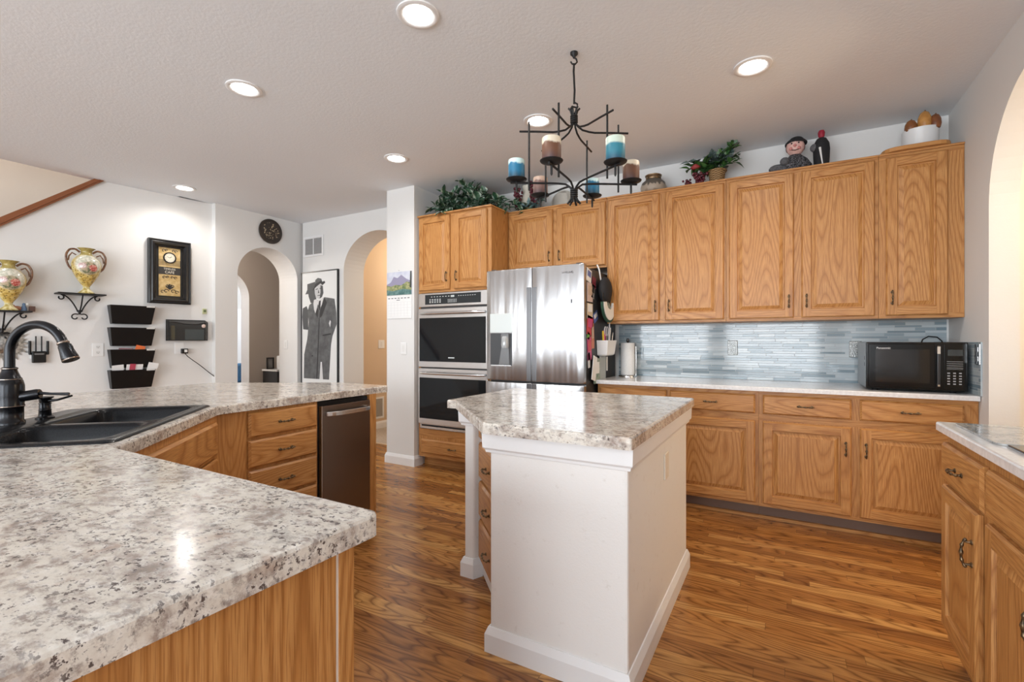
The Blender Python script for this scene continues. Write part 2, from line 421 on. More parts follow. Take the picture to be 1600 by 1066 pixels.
# wooden cap on the sloping wall
mb = MB()
band = [(-1.6, 2.184-1.6*.834), (.668, CEIL-.001), (.597, CEIL-.001), (-1.6, 2.262-1.6*.805)]
mb.loft([[vw(q, z, .030) for q, z in band], [vw(q, z, -.15) for q, z in band]], smooth=False)
mid = [(-1.6, 2.205-1.6*.834), (.645, CEIL-.001), (.632, CEIL-.001), (-1.6, 2.225-1.6*.834)]
mb.loft([[vw(q, z, .040) for q, z in mid], [vw(q, z, .029) for q, z in mid]], smooth=False)
capm = plain('stained_rail', (.25, .085, .030), .35)
struct(mb.build('trim_2', capm))
# room behind the camera: window wall
WX = [(-6.05, -5.65), (-4.95, -4.45), (-3.55, -1.60), (-1.25, .70)]  # unseen windows, spaced to band the refrigerator's reflections bright and dark
slab('wall_front', WALL, -6.95, 1.26, -4.35, -4.2, 0, .40); slab('wall_front', WALL, -6.95, 1.26, -4.35, -4.2, 2.55, CEIL)
xs = [-6.95]+[q for w in WX for q in w]+[1.26]
for i in range(0, len(xs), 2): slab('wall_front', WALL, xs[i], xs[i+1], -4.35, -4.2, .40, 2.55)
def window(n, x0, x1, y0, y1, z0, z1):
    mb = MB(); t = .05; ax = x1-x0 > y1-y0
    def b(u0, u1, w0, w1): mb.box(u0, u1, y0, y1, w0, w1) if ax else mb.box(x0, x1, u0, u1, w0, w1)
    a0, a1 = (x0, x1) if ax else (y0, y1)
    b(a0, a1, z0, z0+t); b(a0, a1, z1-t, z1); b(a0, a0+t, z0+t, z1-t); b(a1-t, a1, z0+t, z1-t)
    b((a0+a1)/2-.02, (a0+a1)/2+.02, z0+t, z1-t); b(a0+t, a1-t, (z0+z1)/2-.02, (z0+z1)/2+.02)
    struct(mb.build('window_%d' % n, TRIM))
for i, (a, b) in enumerate(WX): window(i+1, a, b, -4.32, -4.26, .40, 2.55)
window(5, 1.17, 1.23, -3.3, -1.1, .95, 2.3)
# rooms seen through the arches
slab('wall_hall_far', HALLM, -5.05, -4.93, 4.30, 8.2, 0, CEIL); slab('wall_hall_far', HALLM, -5.05, -3.0, 8.1, 8.2, 0, CEIL)
slab('wall_hall_far', HALLM, -3.2, -3.0, 4.40, 8.2, 0, CEIL); slab('ceiling', CEILM, -5.05, -3.0, 4.30, 8.2, CEIL, CEIL+.1)
arch_wall('wall_study_far', [TAUPE, WALL, TRIM], 'x', -7.5, -7.72, 2.6, 6.3, CEIL, 3.55, 4.56, 1.92, .45, m_rev=2, m_back=1)
slab('wall_study_far', TAUPE, -7.5, -5.05, 6.2, 6.3, 0, CEIL); slab('wall_study_far', TAUPE, -5.10, -5.05, 4.3, 6.3, 0, CEIL)
slab('wall_study_far', TAUPE, -7.5, -6.8, 2.6, 2.7, 0, CEIL)
slab('ceiling', CEILM, -10.2, -5.05, 4.40, 6.3, CEIL, CEIL+.1); slab('ceiling', CEILM, -10.2, -5.5, 2.6, 4.40, CEIL, CEIL+.1)
slab('wall_far_room', WALL, -10.1, -10.0, 2.6, 6.3, 0, CEIL); slab('wall_far_room', WALL, -10.0, -7.72, 6.2, 6.3, 0, CEIL); slab('wall_far_room', WALL, -10.0, -7.72, 2.6, 2.7, 0, CEIL)
slab('wall_side_room', WALL, 2.6, 2.7, .8, 4.4, 0, CEIL); slab('wall_side_room', WALL, 1.3, 2.7, 4.3, 4.4, 0, CEIL); slab('wall_side_room', WALL, 1.26, 2.7, .8, .9, 0, CEIL)
slab('ceiling', CEILM, 1.3, 2.7, .8, 4.4, CEIL, CEIL+.1)
# baseboards
def basebd(side, path, h=.095, t=.014, closed=False, m=None, parent=None, z0=0.0):
    """path on plan, room on the left-hand side of travel"""
    n = len(path); off = []
    for i in range(n):
        b = Vector(path[i]); e1 = (b-Vector(path[i-1])).normalized() if (i or closed) else None
        e2 = (Vector(path[(i+1) % n])-b).normalized() if (i < n-1 or closed) else None
        e1 = e1 or e2; e2 = e2 or e1
        n1 = Vector((-e1.y, e1.x)); n2 = Vector((-e2.y, e2.x)); k = n1+n2; k = k/k.dot(n1); off.append(k)
    L = []
    for i in range(n):
        b = Vector(path[i]); k = off[i]
        L.append([(b.x, b.y, z0), (b.x+k.x*t, b.y+k.y*t, z0), (b.x+k.x*t, b.y+k.y*t, z0+h*.72), (b.x+k.x*t*.55, b.y+k.y*t*.55, z0+h*.9), (b.x+k.x*t*.3, b.y+k.y*t*.3, z0+h), (b.x, b.y, z0+h)])
    if closed: L.append(L[0])
    mb = MB(); mb.loft(L, smooth=False, cap0=not closed, cap1=not closed)
    return mb.build('baseboard_'+side, m or TRIM, parent)
struct(basebd('pillar', [(-3.13, 3.66), (-3.13, 3.55), (-3.49, 3.55), (-3.49, 3.985)], .10, .016))
struct(basebd('hall', [(-4.93, 8.1), (-4.93, 4.30)], .10))
struct(basebd('hall_wall', [(-4.627, 3.985), (-5.39, 3.985)], .10))
# tiles behind the back worktop, turning onto the right wall
mb = MB()
mb.box(-1.298, .948, 4.222, 4.2295, .9155, 1.370)
mb.uv[2] = [(0, 0), (2.25, 0), (2.25, .455), (0, .455)]
tag(mb.build('tile_backsplash', MOSAIC), 'long grey blue glass strip mosaic backsplash below the upper cabinets', 'backsplash')
mb = MB(); mb.box(.952, .9595, 3.60, 4.229, .9165, 1.218); mb.uv[5] = [(2.255, 0), (2.884, 0), (2.884, .302), (2.255, .302)]
mb.uv[5] = [(2.255, 0), (2.884, 0), (2.884, .302), (2.255, .302)]
tag(mb.build('tile_side_splash', MOSAIC), 'short mosaic tile side splash on the right wall beside the microwave', 'backsplash')

# ------------------------------------------------------------------ lights set in the ceiling
LENS = emit('lamp_lens', (1, .97, .93), 9)
def can(x, y, label, power=14):
    o = thing('recessed_light', label, 'ceiling light', (x, y, CEIL), 0, 'round recessed lights in the ceiling')
    mb = MB(); R = .098
    mb.lathe([(R, 0), (R, -.006), (R-.012, -.010), (.070, -.006), (.066, -.001)], 40); mb.build('trim_ring', TRIM, o)
    mb = MB(); mb.lathe([(.067, -.004), (.05, -.007), (.01, -.009)], 32); mb.build('lens', LENS, o)
    l = bpy.data.lights.new('downlight', 'SPOT'); l.energy = power; l.spot_size = 2.85; l.spot_blend = .75; l.shadow_soft_size = .06; l.color = (1, .955, .90)
    s = bpy.data.objects.new('downlight', l); COL.objects.link(s); s.parent = o; s.location = (0, 0, -.03)
can(-1.475, 1.70, 'largest recessed ceiling light, at the top edge of the photo nearest the viewer')
can(-2.815, 1.68, 'recessed ceiling light above the counter bend beside the sink')
can(-.150, 2.94, 'recessed ceiling light right of the chandelier')
can(-1.470, 2.93, 'recessed ceiling light directly behind the candle chandelier')
can(-2.795, 2.95, 'recessed ceiling light left of the chandelier toward the pillar')
can(-5.16, 2.48, 'recessed ceiling light close to the wall with the framed clock', 15)
# ------------------------------------------------------------------ cabinets
def rnd(): return (random.uniform(0, 40), random.uniform(0, 40))
def panel_front(w, h, raised=True, t=.020, fw=.056, horiz=False):
    """door or drawer front, lower left corner at the origin, back on y=0, facing -y"""
    mb = MB()
    def ring(i, y): return [(i, y, i), (w-i, y, i), (w-i, y, h-i), (i, y, h-i)]
    def strip(a, b, g_auto=True, g=None):
        for k in range(4):
            j = (k+1) % 4; o = rnd(); pts = [a[k], a[j], b[j], b[k]]
            gg = g if g else ('x' if k in (0, 2) else 'z')
            uv = [((p[0]+o[0], p[2]+p[1]+o[1]) if gg == 'x' else (p[2]+o[0], p[0]+p[1]+o[1])) for p in pts]
            mb.face(pts, uv)
    G = 'x' if horiz else None
    strip(ring(0, 0), ring(0, -t*.55), g=G); 
    e = .007 if raised else .010
    strip(ring(0, -t*.55), ring(e, -t), g=G)
    if raised:
        o = [rnd() for _ in range(4)]
        def rc(x0, x1, z0, z1, g, of):
            pts = [(x0, -t, z0), (x1, -t, z0), (x1, -t, z1), (x0, -t, z1)]
            mb.face(pts, [((p[0]+of[0], p[2]+of[1]) if g == 'x' else (p[2]+of[0], p[0]+of[1])) for p in pts])
        rc(e, fw, e, h-e, 'z', o[0]); rc(w-fw, w-e, e, h-e, 'z', o[1]); rc(fw, w-fw, e, fw, 'x', o[2]); rc(fw, w-fw, h-fw, h-e, 'x', o[3])
        strip(ring(fw, -t), ring(fw+.004, -t*.42)); strip(ring(fw+.004, -t*.42), ring(fw+.010, -t*.40))
        strip(ring(fw+.010, -t*.40), ring(fw+.034, -t*.86), g='z')
        r = ring(fw+.034, -t*.86)
    else: r = ring(e, -t)
    of = rnd(); g = 'x' if (horiz or not raised) else 'z'
    mb.face(r, [((p[0]+of[0], p[2]+of[1]) if g == 'x' else (p[2]+of[0], p[0]+of[1])) for p in r])
    return mb
def pull_mesh():
    """ornate bar pull lying along x, standing off toward -y"""
    mb = MB(); L = .046; N = 26; pts = []; rad = []
    for i in range(N+1):
        q = -1+2*i/N; x = q*L; y = -.026+.012*abs(q)**3
        r = .0034+.0030*math.exp(-(q/.16)**2)+.0026*math.exp(-((abs(q)-.52)/.09)**2)+.0020*math.exp(-((abs(q)-.9)/.1)**2)
        pts.append((x, y, 0)); rad.append(r)
    mb.tube(pts, rad, 8)
    for s in (-1, 1):
        mb.tube([(s*.036, 0, 0), (s*.036, -.020, 0)], [.0048, .0032], 8); mb.lathe([(.0085, 0), (.0085, .003), (.004, .005)], 10, (s*.036, 0, 0), axis='y')
    return mb
PULLME = None
def pull(parent, x, z, vert=False, y=-.020):
    global PULLME
    if PULLME is None:
        o = pull_mesh().build('handle', PULL); PULLME = o.data
    else:
        o = bpy.data.objects.new('handle', PULLME); COL.objects.link(o)
    o.parent = parent; o.location = (x, y, z); o.rotation_euler = (0, PI/2 if vert else 0, 0); return o
def front(root, kind, x0, x1, z0, z1, hpos=None, y=-.001, label=None):
    w, h = x1-x0, z1-z0
    if kind == 'door': o = panel_front(w, h).build('door', OAK, root, (x0, y, z0))
    else: o = panel_front(w, h, False, horiz=True).build('drawer' if kind == 'drawer' else 'false_front', OAK, root, (x0, y, z0))
    if hpos == 'c': pull(o, w/2, h/2)
    elif hpos: pull(o, *hpos, vert=True)
    return o
def cab_body(root, w, d, z0, z1, name='carcass', x0=0.0):
    mb = MB(); mb.box(x0, x0+w, 0, d, z0, z1, g='z'); return mb.build(name, OAK, root)
def rails(root, items):
    """horizontal-grain pieces of the face frame, 1.5 mm proud"""
    for x0, x1, z0, z1 in items: mb = MB(); mb.box(x0, x1, -.0008, .0, z0, z1, g='x', skip='k'); mb.build('rail', OAK, root)
def stilebox(root, x0, x1, y0, y1, z0, z1, name='stile', g='z', m=None):
    mb = MB(); mb.box(x0, x1, y0, y1, z0, z1, g=g); return mb.build(name, m or OAK, root)

# upper cabinets on the back wall
UZ0, UZ1 = 1.371, 2.43
def upper(label, x0, x1, doors, z0=UZ0, z1=UZ1, y=3.90, grp='oak wall cabinets on the back wall', d=.329):
    r = thing('wall_cabinet', label, 'cabinet', (x0, y, z0), 0, grp); h = z1-z0
    cab_body(r, x1-x0-.001, d, 0, h)
    rails(r, [(0, x1-x0-.001, 0, .03), (0, x1-x0-.001, h-.03, h)])
    for a, b, hs in doors:
        w = b-a; hx = .030 if hs == 'l' else w-.030
        front(r, 'door', a-x0, b-x0, .018, h-.020, (hx, .115))
    mb = MB(); mb.box(-.000, x1-x0-.001, -.012, d, h, h+.012, g='x'); mb.build('top_moulding', OAK, r)
    return r
upper('short oak cabinet above the refrigerator with two small doors', -2.268, -1.302, [(-2.255, -1.803, 'r'), (-1.765, -1.312, 'l')], z0=1.852)
upper('tall oak wall cabinet beside the refrigerator above the paper towels', -1.300, -.378, [(-1.288, -.866, 'r'), (-.820, -.392, 'l')])
upper('tall oak wall cabinet in the middle of the back wall below the plush doll', -.377, .538, [(-.356, .060, 'r'), (.106, .517, 'l')])
upper('oak corner wall cabinet with one door, under the white bin of gourds', .539, .959, [(.575, .880, 'l')])

# tall cabinet round the double oven
r = thing('oven_cabinet', 'tall oak cabinet built round the double wall oven, beside the pillar', 'cabinet', (-3.112, 3.60, 0)); W_ = .842; D_ = .629
mb = MB(); mb.box(0, .02, 0, D_, .10, UZ1); mb.box(W_-.02, W_, 0, D_, .10, UZ1); mb.box(.02, W_-.02, .0, D_, 1.69, UZ1); mb.box(.02, W_-.02, 0, D_, .10, .372); mb.box(.02, W_-.02, D_-.02, D_, .372, 1.69)
mb.build('carcass', OAK, r)
rails(r, [(0, W_, 2.40, UZ1), (0, W_, 1.69, 1.712), (0, W_, .30, .372), (0, W_, .10, .135)])
mb = MB(); mb.box(-.004, W_+.008, -.022, D_, UZ1, UZ1+.014, g='x'); mb.build('top_moulding', OAK, r)
front(r, 'door', .012, .386, 1.712, 2.418, (.344, .12)); front(r, 'door', .440, .800, 1.712, 2.418, (.030, .12))
o = front(r, 'drawer', .04, .80, .139, .272, 'c')
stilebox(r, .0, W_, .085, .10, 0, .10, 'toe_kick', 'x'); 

def base_cab(label, loc, rz, w, d, doors, drawers, group=None, z0=.10, z1=.884, toe=True, cat='cabinet', name='base_cabinet', td=.075):
    r = thing(name, label, cat, loc, rz, group)
    cab_body(r, w, d, z0, z1)
    rr = [(0, w, z1-.024, z1), (0, w, z0, z0+.02)]
    if drawers and doors: rr.append((0, w, .685, .727))
    rails(r, rr)
    for x0, x1, a, b, h in drawers: front(r, 'drawer', x0, x1, a, b, h)
    for x0, x1, a, b, hs in doors:
        if hs is None: front(r, 'door', x0, x1, a, b); continue
        hx = .030 if hs == 'l' else x1-x0-.030; front(r, 'door', x0, x1, a, b, (hx, b-a-.135))
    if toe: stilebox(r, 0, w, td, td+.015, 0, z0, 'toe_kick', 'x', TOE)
    return r
r = base_cab('oak base cabinet at the refrigerator end of the back counter, partly behind the island', (-1.296, 3.655, 0), 0, 1.145, .574,
         [(.03, .50, .124, .681, 'r'), (.585, 1.125, .124, .681, 'l')], [(.02, .535, .731, .859, 'c'), (.56, 1.125, .731, .859, 'c')])
mb = MB(); mb.box(0, 1.145, .05, .075, 0, .02, g='x'); mb.build('shoe_moulding', OAK, r)
r = base_cab('oak base cabinet below the microwave with two drawers and two doors', (-.150, 3.655, 0), 0, 1.108, .574,
         [(.025, .517, .124, .681, 'r'), (.560, 1.045, .124, .681, 'l')], [(.025, .517, .731, .859, 'c'), (.560, 1.045, .731, .859, 'c')])
mb = MB(); mb.box(0, 1.108, .05, .075, 0, .02, g='x'); mb.build('shoe_moulding', OAK, r)
# back worktop
def worktop(name, poly, z0, z1, mat, label, holes=(), ease=.006, cat='countertop'):
    bm = bmesh.new(); rings = []
    def ring(P, z): vs = [bm.verts.new((x, y, z)) for x, y in P]; return vs, [bm.edges.new((vs[i], vs[(i+1) % len(vs)])) for i in range(len(vs))]
    inn = offset_poly(poly, ease)
    b, eb = ring(poly, z0); s, es = ring(poly, z1-ease); s2, _ = ring(offset_poly(poly, ease*.3), z1-ease*.3); t, et = ring(inn, z1)
    n = len(poly)
    for A, B in ((b, s), (s, s2), (s2, t)):
        for i in range(n): bm.faces.new((A[i], A[(i+1) % n], B[(i+1) % n], B[i])).smooth = False
    tops = list(et); bots = list(eb)
    for H in holes:
        ht, eht = ring(H, z1); hb, ehb = ring(H, z0); m = len(H); tops += eht; bots += ehb
        for i in range(m): bm.faces.new((ht[i], ht[(i+1) % m], hb[(i+1) % m], hb[i]))
    bmesh.ops.triangle_fill(bm, use_beauty=True, edges=tops, normal=(0, 0, 1)); bmesh.ops.triangle_fill(bm, use_beauty=True, edges=bots, normal=(0, 0, -1))
    bmesh.ops.recalc_face_normals(bm, faces=bm.faces)
    me = bpy.data.meshes.new(name); bm.to_mesh(me); bm.free(); me.materials.append(mat)
    o = bpy.data.objects.new(name, me); COL.objects.link(o); return tag(o, label, cat)
worktop('countertop', [(-1.302, 3.615), (.955, 3.615), (.955, 4.221), (-1.302, 4.221)], .886, .915, QUARTZ, 'long white quartz countertop along the back wall under the microwave')

# right-hand run
RX = .54
r = base_cab('oak base cabinet at the right edge, below the cooktop counter', (RX, 2.385, 0), -PI/2, 1.9, .56,
         [(-.000, .375, .150, .682, 'r'), (.450, .83, .150, .682, 'r'), (.88, 1.28, .15, .682, 'l')], [(-.0, .42, .700, .842, 'c'), (.455, 1.25, .700, .842, 'c')])
worktop('countertop', round_corners([(.505, .3), (1.135, .3), (1.135, 2.397), (.505, 2.397)], [0, 0, 0, .012]), .886, .916, QUARTZ, 'white quartz cooktop counter at the right edge of the photo')

# left peninsula: drawer unit facing right, dishwasher, end panel
PX = -2.385
r = thing('base_cabinet', 'oak drawer cabinet with four drawers left of the dishwasher', 'cabinet', (PX, 1.275, 0), PI/2)
cab_body(r, .585, .60, .10, .872); rails(r, [(.14, .585, .10, .125)])
for a, b in ((.727, .856), (.570, .711), (.402, .555), (.135, .388)): front(r, 'drawer', .164, .572, a, b, 'c')
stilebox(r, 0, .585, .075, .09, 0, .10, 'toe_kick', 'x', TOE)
r = thing('peninsula_end_panel', 'narrow oak panel closing the peninsula right of the dishwasher', 'cabinet panel', (PX, 2.262, 0), PI/2)
stilebox(r, 0, .058, -.004, .60, 0, .872, 'end_panel'); stilebox(r, .050, .058, -.006, -.004, 0, .872, 'edge_strip')
r = thing('base_cabinet', 'oak corner sink cabinet set at forty five degrees under the black sink', 'cabinet', (-1.694, .612, 0), math.radians(135))
mb = MB(); mb.box(0, .94, 0, .018, .10, .872); mb.build('carcass', OAK, r)
rails(r, [(0, .94, .675, .695), (0, .94, .10, .125)])
front(r, 'false', .05, .89, .690, .842); front(r, 'door', .05, .462, .13, .672, (.38, .42)); front(r, 'door', .478, .89, .13, .672, (.03, .42))
stilebox(r, .08, .86, .075, .09, 0, .10, 'toe_kick', 'x', TOE)
r = thing('base_cabinet', 'oak peninsula cabinet in the foreground with a broad end panel', 'cabinet', (-.674, .600, 0), PI)
mb = MB(); mb.box(0.02, 1.0, 0, .85, .10, .870); mb.build('carcass', OAK, r)
mb = MB(); mb.box(0, .018, .036, .85, 0, .872); mb.build('end_panel', OAK, r)
stilebox(r, -.002, .020, -.002, .030, 0, .872, 'corner_stile'); stilebox(r, .001, .02, .030, .036, 0, .872, 'reveal_strip', m=plain('pale_gap', (.72, .66, .60), .6))
front(r, 'drawer', .05, .45, .72, .85, 'c'); front(r, 'door', .05, .45, .13, .69, (.03, .42)); front(r, 'drawer', .5, .92, .72, .85, 'c'); front(r, 'door', .5, .92, .13, .69, (.03, .42))
stilebox(r, .02, 1.0, .075, .09, 0, .10, 'toe_kick', 'x', TOE)
# knee wall carrying the far side of the wide counter
mb = MB(); mb.box(-3.30, -3.18, 1.25, 2.20, 0, .872); struct(mb.build('wall_knee', WALL))

# the L-shaped counter with the sink cut out
ST = Vector((-.7071, .7071)); SN = Vector((-.7071, -.7071)); SO = Vector((-1.765, .650))
def sk(t, n): p = SO+ST*t+SN*n; return (p.x, p.y)
hole = [sk(t, n) for t, n in rrect(.015, .855, .015, .545, .03)]
poly = round_corners([(-.640, -.45), (-.640, .636), (-1.700, .632), (-2.345, 1.275), (-2.385, 2.455), (-2.90, 2.452), (-3.275, 2.22), (-3.68, 1.99), (-3.68, 1.06), (-2.40, -.45)],
                     [0, .022, .015, .06, .05, .05, .05, .05, 0, 0])
worktop('countertop', poly, .872, .914, GRANITE, 'speckled granite-look peninsula countertop with the black sink, in the foreground', holes=[hole], ease=.007)

# ------------------------------------------------------------------ island
r = thing('kitchen_island', 'white plastered kitchen island with an angled drawer corner, in the middle of the floor', 'kitchen island')
A = [(-1.010, 1.590), (-.458, 1.590), (-.458, 2.700), (-1.450, 2.700), (-1.450, 2.035), (-1.395, 2.035), (-1.372, 2.085), (-1.01, 1.723)]
mb = MB(); mb.prism(A, 0, .872)
mb.build('plaster_body', WORN, r, bevel=.010, seg=2)
basebd('trim', [(-1.010, 1.725), (-1.010, 1.590), (-.458, 1.590), (-.458, 2.700), (-1.450, 2.700), (-1.450, 2.035), (-1.395, 2.035), (-1.375, 2.08)][::-1], .098, .016, parent=r, m=TRIM).name = 'base_trim'
# moulding under the counter: swells outward toward the top
P0 = [(-1.010, 1.725), (-1.010, 1.590), (-.458, 1.590), (-.458, 2.700), (-1.450, 2.700), (-1.450, 2.035), (-1.395, 2.035), (-1.378, 2.07)]
def moulding(path, prof, mat, parent, name):
    n = len(path); L = []
    for i in range(n):
        b = Vector(path[i]); e1 = (b-Vector(path[i-1])).normalized() if i else None; e2 = (Vector(path[i+1])-b).normalized() if i < n-1 else None
        e1 = e1 or e2; e2 = e2 or e1; n1 = Vector((e1.y, -e1.x)); n2 = Vector((e2.y, -e2.x)); k = n1+n2; k = k/k.dot(n1)
        L.append([(b.x+k.x*o, b.y+k.y*o, z) for o, z in prof])
    mb = MB(); mb.loft(L, smooth=False); return mb.build(name, mat, parent)
moulding(P0, [(0, .783), (.012, .787), (.014, .797), (.022, .806), (.024, .866), (.024, .871), (0, .871)], TRIM, r, 'crown_trim')
# angled drawers
M = Matrix.Translation((-1.385, 2.086, 0)) @ Matrix.Rotation(-PI/4, 4, 'Z')
mb = MB(); mb.box(0.0, .52, .004, .03, .098, .86); mb.xf(M); mb.build('drawer_frame', OAK, r)
for a, b in ((.722, .852), (.520, .700), (.322, .500), (.105, .302)):
    o = panel_front(.46, b-a, False, horiz=True).build('drawer', OAK, r, tuple(M @ Vector((.03, .003, a))), -PI/4); pull(o, .23, (b-a)/2)
# outlet plate on the right side
mb = MB(); mb.box(-.458, -.451, 2.142, 2.214, .612, .728); mb.build('outlet_plate', plain('almond_plate', (.76, .70, .60), .4), r, bevel=.003)
worktop('countertop', round_corners([(-.993, 1.512), (-.424, 1.512), (-.424, 2.742), (-1.545, 2.742), (-1.545, 2.005), (-1.487, 2.008)], [.02, .012, .012, .02, .012, .012]), .872, .914, GRANITE,
         'speckled granite-look countertop of the island', ease=.007)
# ------------------------------------------------------------------ refrigerator
FX, FY = -2.19, 3.39
FR = thing('refrigerator', 'stainless steel four-door refrigerator with water dispenser', 'refrigerator', (FX, FY, 0)); FW, FH = .874, 1.815
SIDE = plain('dark_grey_case', (.035, .036, .038), .45)
mb = MB(); mb.box(.006, FW-.006, .06, .80, .02, FH-.02); mb.build('case', SIDE, FR, bevel=.006)
def fdoor(name, x0, x1, z0, z1, bulge=.012):
    mb = MB(); n = 16; w = x1-x0; xc = FW/2
    def prof(ins):
        P = []
        for i in range(n+1):
            x = x0+ins+(w-2*ins)*i/n; q = (x-xc)/(FW/2); e = min(1, min(x-x0, x1-x)/.012+.0); P.append((x, -bulge*(1-q**4)-.0+(1-e)**2*.010+ins))
        P += [(x1-ins*.2, .055), (x0+ins*.2, .055)]; return P
    L = []
    for z, ins in ((z0, .006), (z0+.004, .001), (z0+.010, 0), (z1-.010, 0), (z1-.004, .001), (z1, .006)): L.append([(x, y, z) for x, y in prof(ins)])
    mb.loft(L, smooth=True); return mb.build(name, [STEEL], FR, sharp=.7)
dl = fdoor('door', .0, .434, .898, FH); dr_ = fdoor('door', .440, FW, .898, FH); fdoor('lower_door', .0, .434, .06, .886); fdoor('lower_door', .440, FW, .06, .886)
HR = plain('dark_grip_strip', (.17, .17, .175), .3, .85)  # raised strips, their dark grey stands in for shaded recessed grips
for par, a, b in ((dl, .392, .4325), (dr_, .4415, .482)):
    mb = MB(); q = -.0148
    mb.box(a, b, q, -.002, .902, 1.655); mb.build('handle', HR, par, bevel=.003)
for a, b in ((.392, .4325), (.4415, .482)):
    mb = MB(); mb.box(a, b, -.0148, -.002, .60, .882); mb.build('lower_handle', HR, FR, bevel=.003)
d = MB(); d.box(.045, .262, -.016, -.002, 1.292, 1.452); d.build('dispenser_panel', SILVERP, dl, bevel=.004)
d = MB(); d.box(.050, .258, -.0165, -.004, 1.018, 1.290); d.build('dispenser_dark_panel', plain('dispenser_grey', (.045, .048, .053), .35), dl, bevel=.004)  # flat panel, the cavity's shade is put into its dark grey
d = MB(); d.loft([[(.135, -.018, 1.03), (.235, -.018, 1.03), (.235, -.012, 1.03), (.135, -.012, 1.03)], [(.165, -.026, 1.17), (.235, -.026, 1.17), (.235, -.014, 1.17), (.165, -.014, 1.17)], [(.170, -.040, 1.285), (.240, -.040, 1.285), (.240, -.014, 1.285), (.170, -.014, 1.285)]], smooth=False)
d.build('dispenser_chute', plain('chute_grey', (.22, .23, .24), .3, .4), dl)
d = MB(); d.lathe([(.030, 0), (.034, .03), (.030, .085), (.02, .10)], 16, (.205, -.034, 1.165)); d.build('dispenser_nozzle', plain('clear_grey', (.40, .42, .43), .15, .2), dl)
d = MB(); d.box(.055, .253, -.020, -.016, 1.018, 1.026); d.build('drip_edge', STEELF, dl)
text_mesh('SAMSUNG', .021, plain('logo_grey', (.12, .12, .125), .4), dr_, (.745, -.0108, 1.752), name='logo_lettering')
for x in (.03, .80):
    d = MB(); d.box(x, x+.05, .03, .13, FH-.004, FH+.012); d.build('hinge_cover', SIDE, FR, bevel=.004)

# ------------------------------------------------------------------ double wall oven
OV = thing('double_wall_oven', 'stainless double wall oven with two dark glass doors', 'oven', (-3.088, 3.600, 0)); OW = .790
d = MB(); d.box(.0, OW, .0, .55, .385, 1.683); d.build('oven_body', plain('oven_case', (.05, .05, .05), .5), OV)
d = MB(); d.box(-.008, OW+.004, -.024, -.001, 1.552, 1.684); d.build('control_panel', STEELF, OV, bevel=.004)
DISP = plain('dark_display', (.012, .018, .022), .08)
d = MB(); d.box(.075, .72, -.0265, -.024, 1.575, 1.668); disp = d.build('display', DISP, OV, bevel=.002)
MARK = plain('display_marks', (.55, .58, .58), .5)
d = MB(); random.seed(3)
for i in range(8): d.box(.15+i*.034, .165+i*.034, -.0272, -.0264, 1.643, 1.649)
for i in range(8): d.box(.47+i*.026, .482+i*.026, -.0272, -.0264, 1.643, 1.648)
for j in range(3):
    for i in range(5): d.box(.13+i*.03, .147+i*.03, -.0272, -.0264, 1.590+j*.014, 1.597+j*.014)
    for i in range(6): d.box(.35+i*.018, .361+i*.018, -.0272, -.0264, 1.588+j*.012, 1.593+j*.012)
d.box(.385, .425, -.0272, -.0264, 1.636, 1.654); d.build('panel_marks', MARK, OV)
def oven_door(z0, z1, w0, w1, hz):
    d = MB(); d.box(-.008, OW+.004, -.030, -.002, z0, z1); o = d.build('oven_door', STEELF, OV, bevel=.004)
    d = MB(); d.box(.010, OW-.014, -.0325, -.0295, w0, w1); d.build('window', BLACKG, o)
    d = MB(); pts = []
    for i in range(21): q = -1+2*i/20; pts.append((OW/2+q*.375, -.080+.040*abs(q)**8, hz))
    d.tube(pts, [.012*(1 if abs(-1+2*i/20) < .9 else .9) for i in range(21)], 12); 
    for s in (-1, 1): d.tube([(OW/2+s*.365, -.045, hz), (OW/2+s*.365, -.028, hz)], .011, 10)
    d.build('handle', STEELF, o); return o
ud = oven_door(.972, 1.536, 1.028, 1.445, 1.487); ld = oven_door(.424, .962, .478, .872, .917)
d = MB(); d.box(.36, .43, -.0332, -.0324, 1.062, 1.073); d.build('badge', MARK, ud)
d = MB(); d.box(.0, OW, -.010, -.001, .378, .420); d.build('vent_strip', STEELF, OV); d = MB(); d.box(.02, OW-.02, -.0115, -.0100, .400, .416); d.build('vent_slot', BLACK, OV)

# ------------------------------------------------------------------ dishwasher
DW = thing('dishwasher', 'dark stainless dishwasher with a bright bar handle', 'dishwasher', (PX, 1.864, 0), PI/2)
d = MB(); d.box(.006, .392, .012, .55, .10, .862); d.build('tub', BLACK, DW)
d = MB(); d.box(.014, .392, -.018, .012, .118, .838); dd = d.build('door', DWSTEEL, DW, bevel=.004)
d = MB(); d.box(.012, .016, -.020, .012, .118, .838); d.build('edge_trim', STEELF, dd)
d = MB(); pts = []
for i in range(17): q = -1+2*i/16; pts.append((.205+q*.168, -.062+.030*abs(q)**6, .790))
d.loft([[(p[0], p[1]-.008, p[2]-.013), (p[0], p[1]+.008, p[2]-.013), (p[0], p[1]+.008, p[2]+.013), (p[0], p[1]-.008, p[2]+.013)] for p in pts], smooth=False)
for x in (.042, .368): d.box(x-.008, x+.008, -.040, -.017, .778, .802)
d.build('handle', STEELF, dd, bevel=.003)
d = MB(); d.box(.376, .388, -.010, .02, .842, .858); d.build('mounting_tab', CHROME, DW)
d = MB(); d.box(.01, .39, .05, .06, 0, .098); d.build('toe_panel', BLACK, DW)

